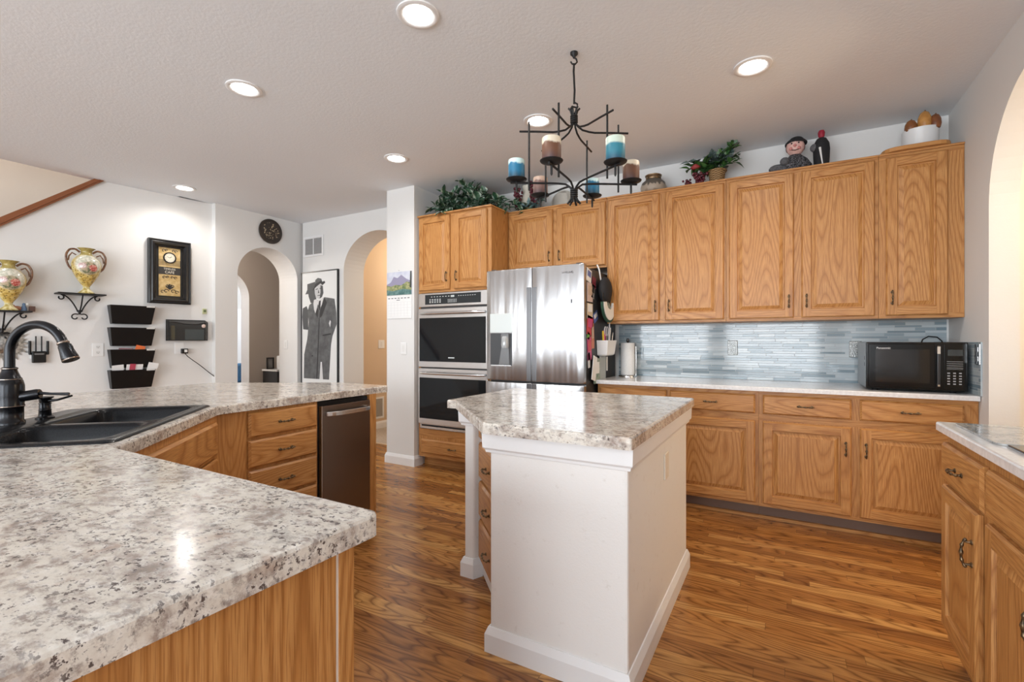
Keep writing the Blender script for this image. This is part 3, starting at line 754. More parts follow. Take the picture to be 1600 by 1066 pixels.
# ------------------------------------------------------------------ sink, faucet, soap pump
SK = thing('kitchen_sink', 'black double-bowl drop-in sink set diagonally in the speckled counter', 'sink', (SO.x, SO.y, 0), math.radians(135))
ZR = .9215
def sink_mesh():
    bm = bmesh.new()
    def ring(P, z): vs = [bm.verts.new((x, y, z)) for x, y in P]; return vs, [bm.edges.new((vs[i], vs[(i+1) % len(vs)])) for i in range(len(vs))]
    def bridge(A, B):
        n = len(A)
        for i in range(n): bm.faces.new((A[i], A[(i+1) % n], B[(i+1) % n], B[i])).smooth = True
    O = rrect(0, .870, 0, .560, .035, 6); o0, _ = ring(O, .9145); o1, _ = ring(rrect(0, .870, 0, .560, .035, 6), .9165); o2, eo = ring(rrect(.008, .862, .008, .552, .03, 6), ZR); bridge(o0, o1); bridge(o1, o2)
    bowls = [(.045, .365, .045, .425), (.405, .828, .045, .425)]; edges = list(eo)
    for x0, x1, y0, y1 in bowls:
        prev = None
        for ins, z, r in ((0, ZR, .06), (.006, ZR-.004, .058), (.012, ZR-.014, .055), (.022, ZR-.12, .05), (.030, ZR-.19, .05), (.05, ZR-.205, .05), (.10, ZR-.209, .04)):
            v, e = ring(rrect(x0+ins, x1-ins, y0+ins, y1-ins, r, 6), z)
            if prev is None: edges += e
            else: bridge(prev, v)
            prev = v
        bm.faces.new(prev)
    bmesh.ops.triangle_fill(bm, use_beauty=True, edges=edges, normal=(0, 0, 1)); bmesh.ops.recalc_face_normals(bm, faces=bm.faces)
    me = bpy.data.meshes.new('basin'); bm.to_mesh(me); bm.free(); me.set_sharp_from_angle(angle=.6); me.materials.append(SINKM); return me
so = bpy.data.objects.new('basin', sink_mesh()); COL.objects.link(so); so.parent = SK
if sum(p.normal.z*p.area for p in so.data.polygons) < 0: so.data.flip_normals()
for x in (.205, .615): d = MB(); d.lathe([(.043, .004), (.040, .006), (.02, .003), (.004, .003)], 20, (x, .235, ZR-.211)); d.build('drain', BRONZE, SK)
d = MB(); d.lathe([(.014, 0), (.014, .002), (.009, .0025), (.001, .003)], 14, (.385, .40, ZR)); d.build('hole_cover', BRONZE, SK)

fl = sk(.436, .495); fl = (fl[0]-.024, fl[1]-.014); FA = thing('kitchen_faucet', 'tall gooseneck faucet in dark bronze with pull-down spray head', 'faucet', (fl[0], fl[1], ZR+.0005), math.radians(118))
d = MB(); d.lathe([(.042, 0), (.042, .010), (.038, .014), (.038, .060), (.0405, .064), (.0405, .068), (.039, .072), (.041, .10), (.040, .140), (.036, .158), (.0335, .162), (.0335, .166), (.030, .170), (.022, .192), (.0205, .198), (.0225, .200), (.0225, .205), (.018, .208)], 28); fb = d.build('body', BRONZE, FA)
d = MB()
for z, r in ((.066, .0412), (.164, .0342), (.2025, .0232)): d.lathe([(r-.003, -.002), (r, -.001), (r, .001), (r-.003, .002)], 28, (0, 0, z))
d.build('trim_rings', BRTRIM, FA)
R_ = .104; pts = [(0, 0, .205), (0, 0, .24), (0, 0, .258)]
for i in range(1, 21): a = PI-(PI*.88)*i/20; pts.append((0, -(R_+R_*math.cos(a)), .258+R_*math.sin(a)))
d = MB(); d.tube(pts, .0155, 16); d.build('spout', BRONZE, FA)
p1 = Vector(pts[-1]); dirv = (p1-Vector(pts[-2])).normalized()
d = MB(); d.tube([p1+dirv*k for k in (-.003, .0, .004, .006)], [.0165, .0185, .0185, .0165], 18); d.build('spout_ring', BRTRIM, FA)
d = MB(); d.tube([p1+dirv*k for k in (.006, .014, .030, .060, .066)], [.0165, .0195, .0210, .0255, .0245], 18); hd = d.build('spray_head', BRONZE, FA)
d = MB(); d.tube([p1+dirv*k for k in (.0662, .070)], [.0265, .0255], 18); d.build('spray_rim', BRTRIM, hd)
d = MB(); b_ = p1+dirv*.024+Vector((0, -.020, .007)); d.tube([b_-dirv*.012, b_, b_+dirv*.012], [.004, .006, .004], 8); d.build('spray_button', BLACK, hd)
# side handle, on the right as seen from the room
d = MB(); d.tube([(.010, -.028, .098), (.028, -.072, .106), (.032, -.082, .108)], [.019, .0195, .017], 14); hh = d.build('handle_hub', BRONZE, FA)
d = MB(); d.tube([(.030, -.080, .110), (.045, -.110, .106), (.065, -.160, .103)], [.006, .0045, .006], 8); d.build('lever', BRONZE, hh)
sp = sk(.575, .490); SD = thing('soap_dispenser', 'short dark bronze soap pump beside the faucet', 'soap dispenser', (sp[0], sp[1], ZR+.0005), math.radians(118))
d = MB(); d.lathe([(.029, 0), (.029, .004), (.020, .010), (.0185, .03), (.0195, .031), (.0195, .034), (.018, .036), (.018, .055), (.0195, .056), (.0195, .060), (.017, .062), (.019, .075), (.026, .080), (.026, .084), (.004, .086)], 20); d.build('pump_body', BRONZE, SD)
d = MB(); d.tube([(0, -.012, .068), (0, -.05, .072), (.004, -.105, .088)], [.006, .0045, .004], 8); d.build('nozzle', BRONZE, SD)

# ------------------------------------------------------------------ microwave, outlets, paper towels
MWX, MWY = .452, 3.725
MW = thing('microwave_oven', 'black countertop microwave in the corner of the white counter', 'microwave', (MWX, MWY, .915)); MWW, MWH = .478, .288
d = MB(); d.box(0, MWW, .02, .40, .014, MWH+.012); d.build('case', plain('microwave_case', (.19, .20, .21), .35, .3), MW, bevel=.004)
d = MB(); d.box(-.002, MWW+.002, -.004, .019, .012, MWH+.014); d.build('front_frame', BLACKM, MW, bevel=.006)
d = MB(); d.box(.012, .332, -.012, -.004, .024, MWH+.004); mdoor = d.build('door', BLACKM, MW, bevel=.004)
d = MB(); d.box(.045, .305, -.0132, -.012, .055, MWH-.03); d.build('window', plain('smoked_glass', (.011, .009, .008), .1), mdoor)
d = MB(); d.box(.338, .354, -.022, -.012, .036, MWH-.006); 
for z in (.046, MWH-.03): d.box(.338, .354, -.013, -.003, z-.012, z+.012)
d.build('handle', plain('handle_gloss', (.05, .05, .052), .12, .3), mdoor, bevel=.004)
d = MB(); d.box(.338, .352, -.0235, -.022, MWH-.055, MWH-.012); d.box(.340, .350, -.0235, -.022, .040, .05); d.build('handle_glint', CHROME, mdoor)  # chrome slips stand in for bright glints at the handle ends
d = MB(); d.box(.372, .468, -.0075, -.004, .024, MWH+.002); cp = d.build('control_panel', BLACKM, MW, bevel=.003)
PRINT = plain('panel_print', (.34, .34, .34), .5)
d = MB()
for j in range(5):
    for i in range(3): d.box(.386+i*.026, .398+i*.026, -.0080, -.0074, .052+j*.016, .059+j*.016)
for j in range(4): d.box(.384, .456, -.0080, -.0074, .150+j*.012, .1525+j*.012)
d.box(.384, .456, -.0080, -.0074, .142, .1435)
d.build('buttons', PRINT, cp)
d = MB(); d.box(.388, .455, -.0085, -.0074, .222, .258); d.build('display', plain('lcd', (.035, .045, .05), .1), cp)
text_mesh('Panasonic', .018, plain('white_print', (.75, .75, .75), .5), mdoor, (.085, -.0122, MWH-.022), name='logo_lettering')
d = MB()
for x in (.05, .42):
    for y in (.04, .36): d.lathe([(.016, 0), (.018, .013), (.012, .015)], 12, (x, y, 0))
d.build('feet', BLACK, MW)
d = MB()
for j in range(2): d.box(-.0008, .0, .06, .085, .15+j*.04, .172+j*.04)
d.build('side_vents', BLACK, MW)
d = MB(); d.tube([(.80, 4.145, 1.20), (.81, 4.15, 1.235), (.84, 4.15, 1.256), (.885, 4.155, 1.25), (.91, 4.16, 1.225), (.92, 4.165, 1.16)], .004, 8); tag(d.build('power_cord', BLACK), 'black power cord looping up behind the microwave', 'power cord')
# outlets
PEWTER = speck('embossed_pewter', (.10, .10, .095), (.42, .43, .42), 150, .35, .8, .6)
def outlet(name, label, loc, rz, plate, w=.074, h=.118, kind='outlet', cat='outlet'):
    o = thing(name, label, cat, loc, rz)
    d = MB(); d.box(-w/2, w/2, -.006, 0, -h/2, h/2); d.build('plate', plate, o, bevel=.003)
    face = plate if plate in (PEWTER, CHROME) else plain('socket_face', (.74, .74, .72), .4); slot = BLACK
    if kind == 'outlet':
        for s in (-1, 1):
            d = MB(); d.box(-.017, .017, -.0075, -.006, s*.026-.014, s*.026+.014); f_ = d.build('socket', face, o, bevel=.003)
            d = MB(); d.box(-.008, -.0055, -.0079, -.0075, s*.026-.002, s*.026+.007); d.box(.0055, .008, -.0079, -.0075, s*.026-.002, s*.026+.007); d.lathe([(.003, 0), (.003, .0004)], 8, (0, -.0075, s*.026-.008), axis='y'); d.build('slots', slot, f_)
    elif kind == 'switch':
        d = MB(); d.box(-.016, .016, -.0085, -.006, -.032, .032); d.build('rocker', face, o, bevel=.003)
    return o
outlet('wall_outlet', 'embossed pewter outlet plate in the middle of the tile backsplash', (-.360, 4.221, 1.170), 0, PEWTER)
outlet('wall_outlet', 'embossed pewter outlet plate at the left end of the microwave', (.449, 4.221, 1.165), 0, PEWTER)
outlet('wall_outlet', 'shiny outlet plate on the side wall right of the microwave', (.951, 3.632, 1.150), -PI/2, CHROME)
# paper towels
PT = thing('paper_towel_holder', 'chrome paper towel stand on the white counter by the refrigerator', 'paper towel holder', (-1.185, 4.11, .915))
d = MB(); d.lathe([(.078, 0), (.078, .010), (.074, .014), (.01, .016)], 32); d.build('base', CHROME, PT)
d = MB(); d.tube([(0, 0, .014), (0, 0, .305)], .007, 10); d.lathe([(.006, 0), (.011, .006), (.013, .02), (.011, .034), (.004, .038)], 14, (0, 0, .295)); d.build('post', plain('dark_knob', (.05, .05, .05), .25, .6), PT)
d = MB(); d.tube([(.074, -.01, .012), (.076, -.01, .15), (.074, -.01, .262)], .004, 8); d.build('tension_arm', CHROME, PT)
d = MB(); d.lathe([(.012, .0), (.058, .0), (.060, .004), (.060, .272), (.058, .276), (.012, .276)], 36)
tag(d.build('paper_towel_roll', speck('towel_paper', (.82, .82, .81), (.76, .76, .75), 120, .9, 0, .3), None, (-1.185, 4.11, .9325)), 'white paper towel roll on the chrome stand', 'paper towel roll')

# ------------------------------------------------------------------ cooktop on the right counter
CT = thing('cooktop', 'black cooktop edge with a grate foot at the right border', 'cooktop', (.56, 1.905, .9165))
d = MB(); d.box(0, .50, -.75, 0, 0, .008); d.build('glass_top', BLACKG, CT, bevel=.004)
d = MB(); d.box(.0, .50, -.75, -.0, .0, .0045); d.build('rim', STEELF, CT)
d = MB(); d.tube([(.055, -.10, .009), (.055, -.10, .03), (.09, -.12, .034), (.32, -.12, .034)], .008, 8); d.tube([(.055, -.10, .010), (.055, -.62, .034), ], .007, 8); d.build('grate', IRON, CT)
def marble():
    k = NM('grey_marble_glass'); o = k.obj(); n = k.noise(o, 9, 6, .65, 1.6); k.base(k.ramp(n, [(.35, (.10, .11, .12)), (.5, (.33, .33, .32)), (.62, (.45, .44, .41)), (.75, (.20, .22, .24))]), .10); return k.m
P = round_corners([(.545, 1.925), (.98, 1.925), (.98, 2.345), (.545, 2.345)], .035)
d = MB(); d.prism(P, 0, .006); tag(d.build('glass_cutting_board', marble(), None, (0, 0, .9165)), 'grey marbled glass cutting board on the right-hand counter', 'cutting board')
# ------------------------------------------------------------------ things on the vase wall (local x along the wall, -y into the room)
def on_wall(name, label, cat, y, z, group=None):
    p = on_vase_wall(y); return thing(name, label, cat, (p[0], p[1], z), VTH, group)
CLK = on_wall('framed_wall_clock', 'deep black frame holding a cafe poster with a small clock', 'wall clock', 2.519, 1.610)
FWd, FHt = .372, .655
d = MB()
def frame_ring(d, w, h, prof, x0=0, z0=0):
    """mitred picture frame; prof = [(inset, y)]"""
    L = [[(x0-w/2+i, y, z0+i), (x0+w/2-i, y, z0+i), (x0+w/2-i, y, z0+h-i), (x0-w/2+i, y, z0+h-i)] for i, y in prof]
    d.loft(L, cap0=False, cap1=False, smooth=False)
frame_ring(d, FWd, FHt, [(0, 0), (0, -.048), (.010, -.058), (.022, -.054), (.030, -.060), (.048, -.058), (.062, -.036), (.068, -.036), (.068, 0)])
FRM = plain('black_frame', (.008, .0085, .010), .28)
d.build('frame', FRM, CLK)
d = MB(); d.box(-.120, .120, -.022, -.018, .066, .589); d.build('mat_board', plain('black_mat', (.006, .006, .006), .5), CLK)
GOLD = speck('parchment_gold', (.50, .33, .12), (.66, .49, .24), 30, .6); INK = plain('poster_ink', (.035, .032, .03), .6); CREAM = plain('poster_cream', (.78, .72, .60), .6)
d = MB(); d.box(-.095, .095, -.0235, -.022, .082, .578); cb = d.build('poster', GOLD, CLK)
d = MB(); d.box(-.095, .095, -.0242, -.0235, .302, .378)
for i in range(16): x = -.092+i*.0122; d.box(x, x+.005, -.0242, -.0235, .392, .455 if abs(x) > .03 else .41)
d.build('dark_band', INK, cb)
text_mesh('TIMELESS', .026, CREAM, cb, (0, -.0246, .358)); text_mesh('CAFE', .036, CREAM, cb, (.0, -.0246, .325))
d = MB()
for s in (-1, 1):
    for a, b, r in ((.03, .130, .024), (.062, .122, .020), (.022, .180, .018), (.05, .270, .016), (.02, .274, .014), (.055, .545, .016), (.03, .55, .012)):
        d.tube([(s*a+r*math.cos(t*.5)*(1-t/16), -.0245, b+r*math.sin(t*.5)*(1-t/16)) for t in range(12)], .0032, 5)
for k in range(5): a = math.radians(30+k*30); d.tube([(0, -.0245, .150), (math.cos(a)*.035, -.0245, .150+math.sin(a)*.055)], [.004, .007], 5)
d.build('scroll_ornament', INK, cb)
d = MB(); d.lathe([(.058, 0), (.058, .006), (.050, .0072), (.047, .0065)], 32, (0, -.0235, .475), axis='y'); d.build('clock_rim', FRM, CLK)
d = MB(); d.lathe([(.045, .002), (.045, .0075)], 32, (0, -.0235, .475), axis='y'); cf = d.build('clock_face', CREAM, CLK)
d = MB()
for k in range(12): a = k*PI/6; d.tube([(math.cos(a)*.034, -.0315, .475+math.sin(a)*.034), (math.cos(a)*.039, -.0315, .475+math.sin(a)*.039)], .0016, 4)
d.tube([(0, -.0315, .475), (.016, -.0315, .489)], .0018, 4); d.tube([(0, -.0315, .475), (-.024, -.0315, .484)], .0014, 4); d.build('clock_hands', INK, cf)

# scroll shelves with vases
def scroll_shelf(label, y, z):
    o = on_wall('scroll_shelf', label, 'wall shelf', y, z, 'black scroll wall shelves'); w = .165
    d = MB(); d.box(-w, w, -.172, -.004, -.012, 0); d.build('shelf_plate', IRON, o, bevel=.002)
    def spiral(cx, cz, r0, a0, turns, sgn, n=22): return [(cx+(r0*(1-.55*i/n))*math.cos(a0+sgn*turns*2*PI*i/n), cz+(r0*(1-.55*i/n))*math.sin(a0+sgn*turns*2*PI*i/n)) for i in range(n+1)]
    for s in (-1, 1):
        d = MB(); c = spiral(s*.128, -.038, .025, PI/2, .85, s); q = []
        for i in range(15): t = i/14; q.append((s*(.012+.116*t**1.15), -.165+.152*math.sin(t*PI/2)))
        pts = q+[(x, zz) for x, zz in c[1:]]; d.tube([(x, -.045, zz) for x, zz in pts], .0058, 7); d.build('side_scroll', IRON, o)
        d = MB(); q = [(s*.002, -.155), (s*.004, -.185)]+spiral(s*.030, -.212, .030, PI/2+s*.5, .80, -s if s > 0 else 1)[0:]
        d.tube([(x, -.045, zz) for x, zz in q], .0055, 7); d.build('foot_scroll', IRON, o)
    d = MB(); d.tube([(0, -.05, -.165), (.004, -.09, -.10), (.006, -.13, -.014)], .0055, 7); d.build('brace', IRON, o)
    d = MB(); d.tube([(0, -.045, -.148), (0, -.045, -.176)], [.011, .011], 10); d.build('collar', IRON, o)
    return o
scroll_shelf('black scroll shelf with nothing but a vase on it, left of the framed clock', 1.818, 1.655)
scroll_shelf('black scroll shelf cut by the left edge of the photo', 1.335, 1.478)
def vase_mat():
    k = NM('painted_vase'); o = k.obj(); x, y, z = k.sep(o)
    n = k.noise(o, 28, 4, .65, .6); gold = k.ramp(n, [(.36, (.42, .27, .055)), (.5, (.62, .46, .14)), (.62, (.74, .62, .28))])
    vo = k.add('ShaderNodeTexVoronoi'); vo.inputs['Scale'].default_value = 48; k.lk(o, vo.inputs['Vector'])
    gold = k.mix(k.ramp(vo.outputs['Distance'], [(.22, .75), (.34, 0.0)]), gold, (.13, .085, .03))
    def near(cx, cz, r, c):
        dd = k.math('SQRT', k.math('ADD', k.math('POWER', k.math('SUBTRACT', x, cx), 2.0), k.math('POWER', k.math('SUBTRACT', z, cz), 2.0)))
        dd = k.math('ADD', dd, k.math('MULTIPLY', k.noise(o, 40, 2), .012)); return k.ramp(k.math('DIVIDE', dd, r), [(.80, 1.0), (1.0, 0.0)])
    frontm = k.math('LESS_THAN', y, -.0)
    def lay(c, f, col): return k.mix(k.math('MULTIPLY', f, frontm), c, col)
    c = lay(gold, near(.0, .262, .105, 0), k.ramp(k.noise(o, 60, 3), [(.4, (.55, .55, .44)), (.6, (.80, .77, .66))]))
    c = lay(c, near(.0, .225, .072, 0), k.ramp(k.noise(o, 55, 3), [(.40, (.12, .15, .08)), (.55, (.46, .38, .25))]))
    rose = k.ramp(k.noise(o, 75, 3, .6, 1.5), [(.38, (.30, .02, .02)), (.5, (.58, .12, .09)), (.62, (.80, .52, .45))])
    pink = k.ramp(k.noise(o, 70, 3, .6, 1.5), [(.40, (.45, .25, .24)), (.58, (.78, .62, .58))])
    c = lay(c, near(-.045, .245, .036, 0), pink); c = lay(c, near(.030, .228, .040, 0), rose)
    neck = k.math('GREATER_THAN', z, .345); c = k.mix(neck, c, k.ramp(n, [(.4, (.33, .25, .07)), (.6, (.50, .41, .14))]))
    ft = k.math('LESS_THAN', z, .062); c = k.mix(ft, c, k.ramp(n, [(.38, (.40, .30, .07)), (.6, (.80, .73, .42))]))
    k.base(c, .2); k.b.inputs['Coat Weight'].default_value = .3; return k.m
VASEM = vase_mat(); VHAND = speck('vase_handle', (.10, .04, .02), (.24, .12, .06), 60, .3)
def vase(label, y, z):
    p = on_vase_wall(y); th = VTH; c = Vector((p[0], p[1]))+Vector((math.sin(th), -math.cos(th)))*.112
    o = thing('painted_vase', label, 'vase', (c.x, c.y, z), th, 'painted two-handled vases')
    d = MB(); d.lathe([(.058, 0), (.060, .006), (.050, .016), (.030, .035), (.024, .052), (.026, .068), (.038, .085), (.060, .120), (.086, .170), (.103, .220), (.106, .262), (.096, .300), (.072, .330), (.048, .350), (.038, .368), (.040, .388), (.055, .404), (.066, .410), (.062, .412), (.048, .402), (.034, .385)], 36)
    d.build('vase_body', VASEM, o)
    for s in (-1, 1):
        d = MB(); q = [(s*.044, .372), (s*.075, .400), (s*.115, .392), (s*.138, .345), (s*.136, .285), (s*.118, .235), (s*.098, .212)]
        P = []; 
        for i in range(len(q)-1):
            for t in range(5): u = t/5; P.append((q[i][0]*(1-u)+q[i+1][0]*u, 0, q[i][1]*(1-u)+q[i+1][1]*u))
        P.append((q[-1][0], 0, q[-1][1])); 
        for _ in range(3): P = [P[0]]+[tuple((Vector(P[i-1])+2*Vector(P[i])+Vector(P[i+1]))/4) for i in range(1, len(P)-1)]+[P[-1]]
        d.tube(P, .0085, 8); d.build('handle', VHAND, o)
        d = MB(); P2 = [(s*.070, 0, .345), (s*.098, 0, .362), (s*.118, 0, .330), (s*.124, 0, .290)]; d.tube(P2, .006, 7); d.build('inner_handle', VHAND, o)
    return o
vase('painted two-handled vase standing on the scroll shelf nearest the framed clock', 1.851, 1.6555)
vase('painted two-handled vase cut by the left edge of the photo', 1.365, 1.4785)
def small_figure():
    p = on_vase_wall(1.47); c = Vector((p[0], p[1]))+Vector((math.sin(VTH), -math.cos(VTH)))*.06
    o = thing('ceramic_figurine', 'small colourful figurine at the right end of the cut-off scroll shelf', 'figurine', (c.x, c.y, 1.4785), VTH)
    d = MB(); d.ball((-.05, 0, .022), .024, 10, sc=(1.2, .8, .9)); d.ball((-.075, 0, .04), .014, 8); d.build('brown_animal', plain('clay_orange', (.50, .22, .12), .5), o)
    d = MB(); d.lathe([(.020, 0), (.018, .03), (.010, .05), (.012, .06), (.004, .07)], 10, (-.010, 0, 0)); d.build('blue_body', plain('clay_blue', (.12, .20, .33), .5), o)
    d = MB(); d.ball((.012, -.005, .06), .013, 8); d.build('white_head', plain('clay_white', (.75, .72, .66), .5), o)
    d = MB(); d.box(.02, .058, -.02, .015, 0, .045); d.build('dark_box', plain('clay_brown', (.10, .045, .03), .5), o, bevel=.003)
small_figure()
# sunburst ornament, partly behind the faucet
SB = on_wall('sunburst_ornament', 'grey metal sunburst wall ornament behind the faucet', 'wall ornament', 1.35, 1.205)
TIN = speck('hammered_tin', (.20, .20, .19), (.50, .49, .47), 45, .35, .9, .5)
P = []
for k in range(48): a = 2*PI*k/48; rr = .165 if k % 4 == 0 else (.145 if k % 4 == 2 else .112); P.append((rr*math.cos(a), rr*math.sin(a)))
d = MB(); d.prism_y(P, -.010, -.004); d.build('ray_plate', TIN, SB)
d = MB(); d.lathe([(.085, .010), (.075, .020), (.045, .028), (.002, .032)], 28, (0, 0, 0), axis='y'); d.build('centre_dome', TIN, SB)
# wifi repeater
WF = on_wall('wifi_repeater', 'black plug-in wireless repeater with four antennas', 'wireless repeater', 1.556, 1.035)
d = MB(); d.box(-.044, .044, -.045, -.007, .0, .100); d.build('housing', BLACK, WF, bevel=.006)
d = MB(); d.box(-.030, .030, -.0465, -.045, .07, .082); d.build('status_window', GREYP, WF)
for x, z0, z1, r in ((-.056, .075, .190, .0095), (.056, .075, .190, .0095), (-.019, .10, .232, .005), (.017, .10, .232, .005)):
    d = MB(); d.tube([(x, -.025, z0), (x, -.025, z1)], r, 8); d.build('antenna', BLACK, WF)
d = MB(); d.box(-.062, .062, -.032, -.018, .070, .084); d.build('antenna_bar', BLACK, WF)
d = MB(); d.box(-.05, .05, -.007, -.001, .035, .155); d.build('outlet_plate', WHITEP, WF, bevel=.002)
p = on_vase_wall(1.955); outlet('wall_outlet', 'white wall outlet left of the black file pockets', (p[0], p[1], 1.142), VTH, WHITEP, .085, .125)
p = on_vase_wall(2.612); ob = outlet('wall_outlet', 'white wall outlet below the wire mesh file holder', (p[0], p[1], 1.150), VTH, WHITEP, .085, .125, 'blank')
CH = on_wall('phone_charger', 'small black charger plugged into the outlet, its cord running to the counter', 'charger', 2.65, 1.118)
d = MB(); d.box(-.028, .028, -.050, -.0065, -.026, .026); d.build('charger_block', BLACK, CH, bevel=.004)
d = MB(); d.box(-.008, .020, -.052, -.050, -.012, .016); d.build('white_face', WHITEP, CH, bevel=.003)
d = MB(); P = []
for i in range(22):
    t = i/21; P.append((.40*t+.02*math.sin(t*5), -.045-.012*math.sin(t*9), -.026-.30*t**.75-.03*t))
d.tube(P, .0045, 6); d.build('cord', BLACK, CH)
# hanging file pockets
def pocket(label, zt, h=.178):
    o = on_wall('file_pocket', label, 'file pocket', 2.197, zt, 'black wall file pockets'); w = .178; t = .004
    d = MB()
    def L(i, z, dep, wt): return [(-wt+i, -.004, z), (wt-i, -.004, z), (wt-i, -dep+i, z), (-wt+i, -dep+i, z)]
    d.loft([L(0, -h, .075, w-.022), L(0, 0, .115, w), L(.006, 0, .115, w), L(.006, -h+.006, .075, w-.022)], smooth=False, cap0=True, cap1=True)
    d.build('bin', BLACK, o, bevel=.003)
    d = MB(); d.box(w-.075, w-.006, -.1175, -.1150, -.012, .003); d.build('label_tab', plain('clear_tab', (.62, .62, .60), .3), o)
    return o
pocket('uppermost black wall file pocket, empty, closest to the framed clock', 1.568); pocket('second black wall file pocket from the top, empty', 1.355)
pocket('third black wall file pocket down, with an orange pack sticking out', 1.143); pocket('lowest black wall file pocket, stuffed with white papers', .945)
def leafpaper(name, label, cat, mat, y, z, w, h, tilt, off, lean=.1, group=None):
    o = on_wall(name, label, cat, y, z, group); d = MB(); n = 6
    d.loft([[(-w/2, -off-lean*t*.3, h*t), (w/2, -off-lean*t*.3+.004*math.sin(t*3), h*t), (w/2, -off-lean*t*.3-.003, h*t), (-w/2, -off-lean*t*.3-.003, h*t)] for t in [i/n for i in range(n+1)]], smooth=False)
    d.xf(Matrix.Rotation(tilt, 4, 'Y')); m = d.build('sheet', mat, o); return o
leafpaper('snack_packet', 'orange packet in the third wall file pocket', 'packet', plain('orange_foil', (.75, .17, .05), .4), 2.21, .985, .075, .20, .25, .07)
leafpaper('folded_leaflet', 'mauve leaflet beside the orange packet', 'leaflet', plain('mauve_paper', (.28, .15, .16), .6), 2.135, .985, .11, .172, .05, .06)
for i, (y, w, h, t, lb, m) in enumerate(((2.10, .09, .196, -.10, 'white paper standing at the left end of the lowest file pocket', PAPER), (2.205, .13, .198, .02, 'wide white envelope in the middle of the lowest file pocket', PAPER), (2.318, .085, .212, .18, 'crumpled white sheet leaning out right of the lowest file pocket', PAPER), (2.18, .045, .203, .05, 'red card among the papers in the lowest file pocket', plain('red_card', (.45, .06, .10), .5)))):
    leafpaper('loose_paper' if i < 3 else 'greeting_card', lb, 'paper', m, y, .778, w, h+.022, t, .040+.006*i, .20)
# wire mesh holder
MH = on_wall('mesh_file_holder', 'black wire mesh file holder holding a few letters', 'file holder', 2.672, 1.232); w, h, dp = .180, .213, .075
def meshm():
    k = NM('wire_mesh'); k.base((.02, .02, .02), .5); k.b.inputs['Alpha'].default_value = .36; return k.m
WM = meshm()
d = MB(); d.box(-w, w, -.006, -.004, 0, h); d.build('back_mesh', WM, MH)
d = MB(); T = [(-w, .0), (w, .0), (w, h*.90), (w*.75, h*.86), (w*.35, h*.78), (-w*.2, h*.80), (-w*.7, h*.88), (-w, h*.88)]; d.prism_y(T, -dp-.002, -dp); d.build('front_mesh', WM, MH)
d = MB(); d.box(-w, -w+.002, -dp, -.006, 0, h*.95); d.build('side_mesh', WM, MH); d = MB(); d.box(w-.002, w, -dp, -.006, 0, h*.95); d.build('side_mesh', WM, MH); d = MB(); d.box(-w, w, -dp, -.006, 0, .002); d.build('bottom_mesh', WM, MH)
d = MB(); d.tube([(-w, -.006, 0), (-w, -.006, h), (w, -.006, h), (w, -.006, 0)], .005, 7, closed=True); d.build('back_rim', IRON, MH)
d = MB(); d.tube([(x, -dp, z) for x, z in T], .0045, 7, closed=True); d.build('front_rim', IRON, MH)
for s in (-1, 1): d = MB(); d.tube([(s*w, -.006, h), (s*w, -dp, h*.89)], .004, 6); d.build('side_rim', IRON, MH)
d = MB(); d.ball((w*.78, -dp-.004, h*.72), .020, 12, sc=(1, .35, 1)); d.build('round_clip', plain('pale_clip', (.66, .52, .46), .4), MH)
o = on_wall('letter', 'blue-grey letter inside the wire mesh holder', 'letter', 2.74, 1.2345); d = MB(); d.box(-.085, .095, -.030, -.027, 0, .115); d.build('envelope', plain('bluegrey_paper', (.25, .31, .32), .6), o)
o = on_wall('card_folder', 'narrow tan folder standing at the left of the wire mesh holder', 'folder', 2.54, 1.2345); d = MB(); d.box(-.010, .014, -.06, -.020, 0, .150); d.build('folder', plain('tan_card', (.38, .32, .18), .6), o)
o = on_wall('wall_gadget', 'tiny green and white wall gadget above the mesh holder', 'wall gadget', 2.845, 1.52); d = MB(); d.box(-.020, .020, -.014, -.001, 0, .058); d.build('gadget_body', plain('pale_green', (.50, .52, .30), .5), o, bevel=.003); d = MB(); d.box(-.010, .014, -.016, -.014, .02, .045); d.build('gadget_screen', plain('dark_green', (.10, .14, .06), .4), o)

# ------------------------------------------------------------------ study arch wall and hall wall
PL = thing('wall_plate', 'round dark plate with a pale ornament above the left arch', 'decorative plate', (-5.418, 3.558, 2.555), PI/2)
d = MB(); d.lathe([(.149, .0), (.149, .012), (.140, .018), (.108, .010), (.02, .008), (.001, .008)], 40, (0, 0, 0), axis='y', ); d.build('dish', plain('dark_bronze_plate', (.030, .020, .014), .35), PL)
d = MB(); random.seed(11)
for k in range(70):
    a = random.uniform(0, 2*PI); rr = .095*math.sqrt(random.random())+ (.0 if k % 3 else .02); rr = min(rr, .103); d.ball((rr*math.cos(a), -.012, rr*math.sin(a)), random.uniform(.003, .0075), 6, sc=(1, .4, 1))
d.build('ornament', plain('old_gold', (.42, .34, .22), .45), PL)
VG = thing('wall_vent', 'white air return grille in the corner above the poster', 'air vent', (-5.172, 3.983, 2.295)); VGB = plain('vent_dark', (.20, .20, .20), .6)
d = MB(); frame_ring(d, .375, .258, [(0, 0), (0, -.008), (.004, -.010), (.028, -.009), (.030, 0)]); d.build('vent_frame', TRIM, VG)
d = MB(); d.box(-.16, .16, -.002, -.001, .03, .228); d.build('vent_back', VGB, VG)
d = MB(); d.box(-.006, .006, -.009, -.002, .03, .228); d.build('mullion', TRIM, VG)
d = MB()
for i in range(14): z = .034+i*.0142; d.face([(-.158, -.008, z), (.158, -.008, z), (.158, -.003, z+.009), (-.158, -.003, z+.009)]); 
d.build('louvres', plain('vent_slat', (.50, .49, .48), .5), VG)
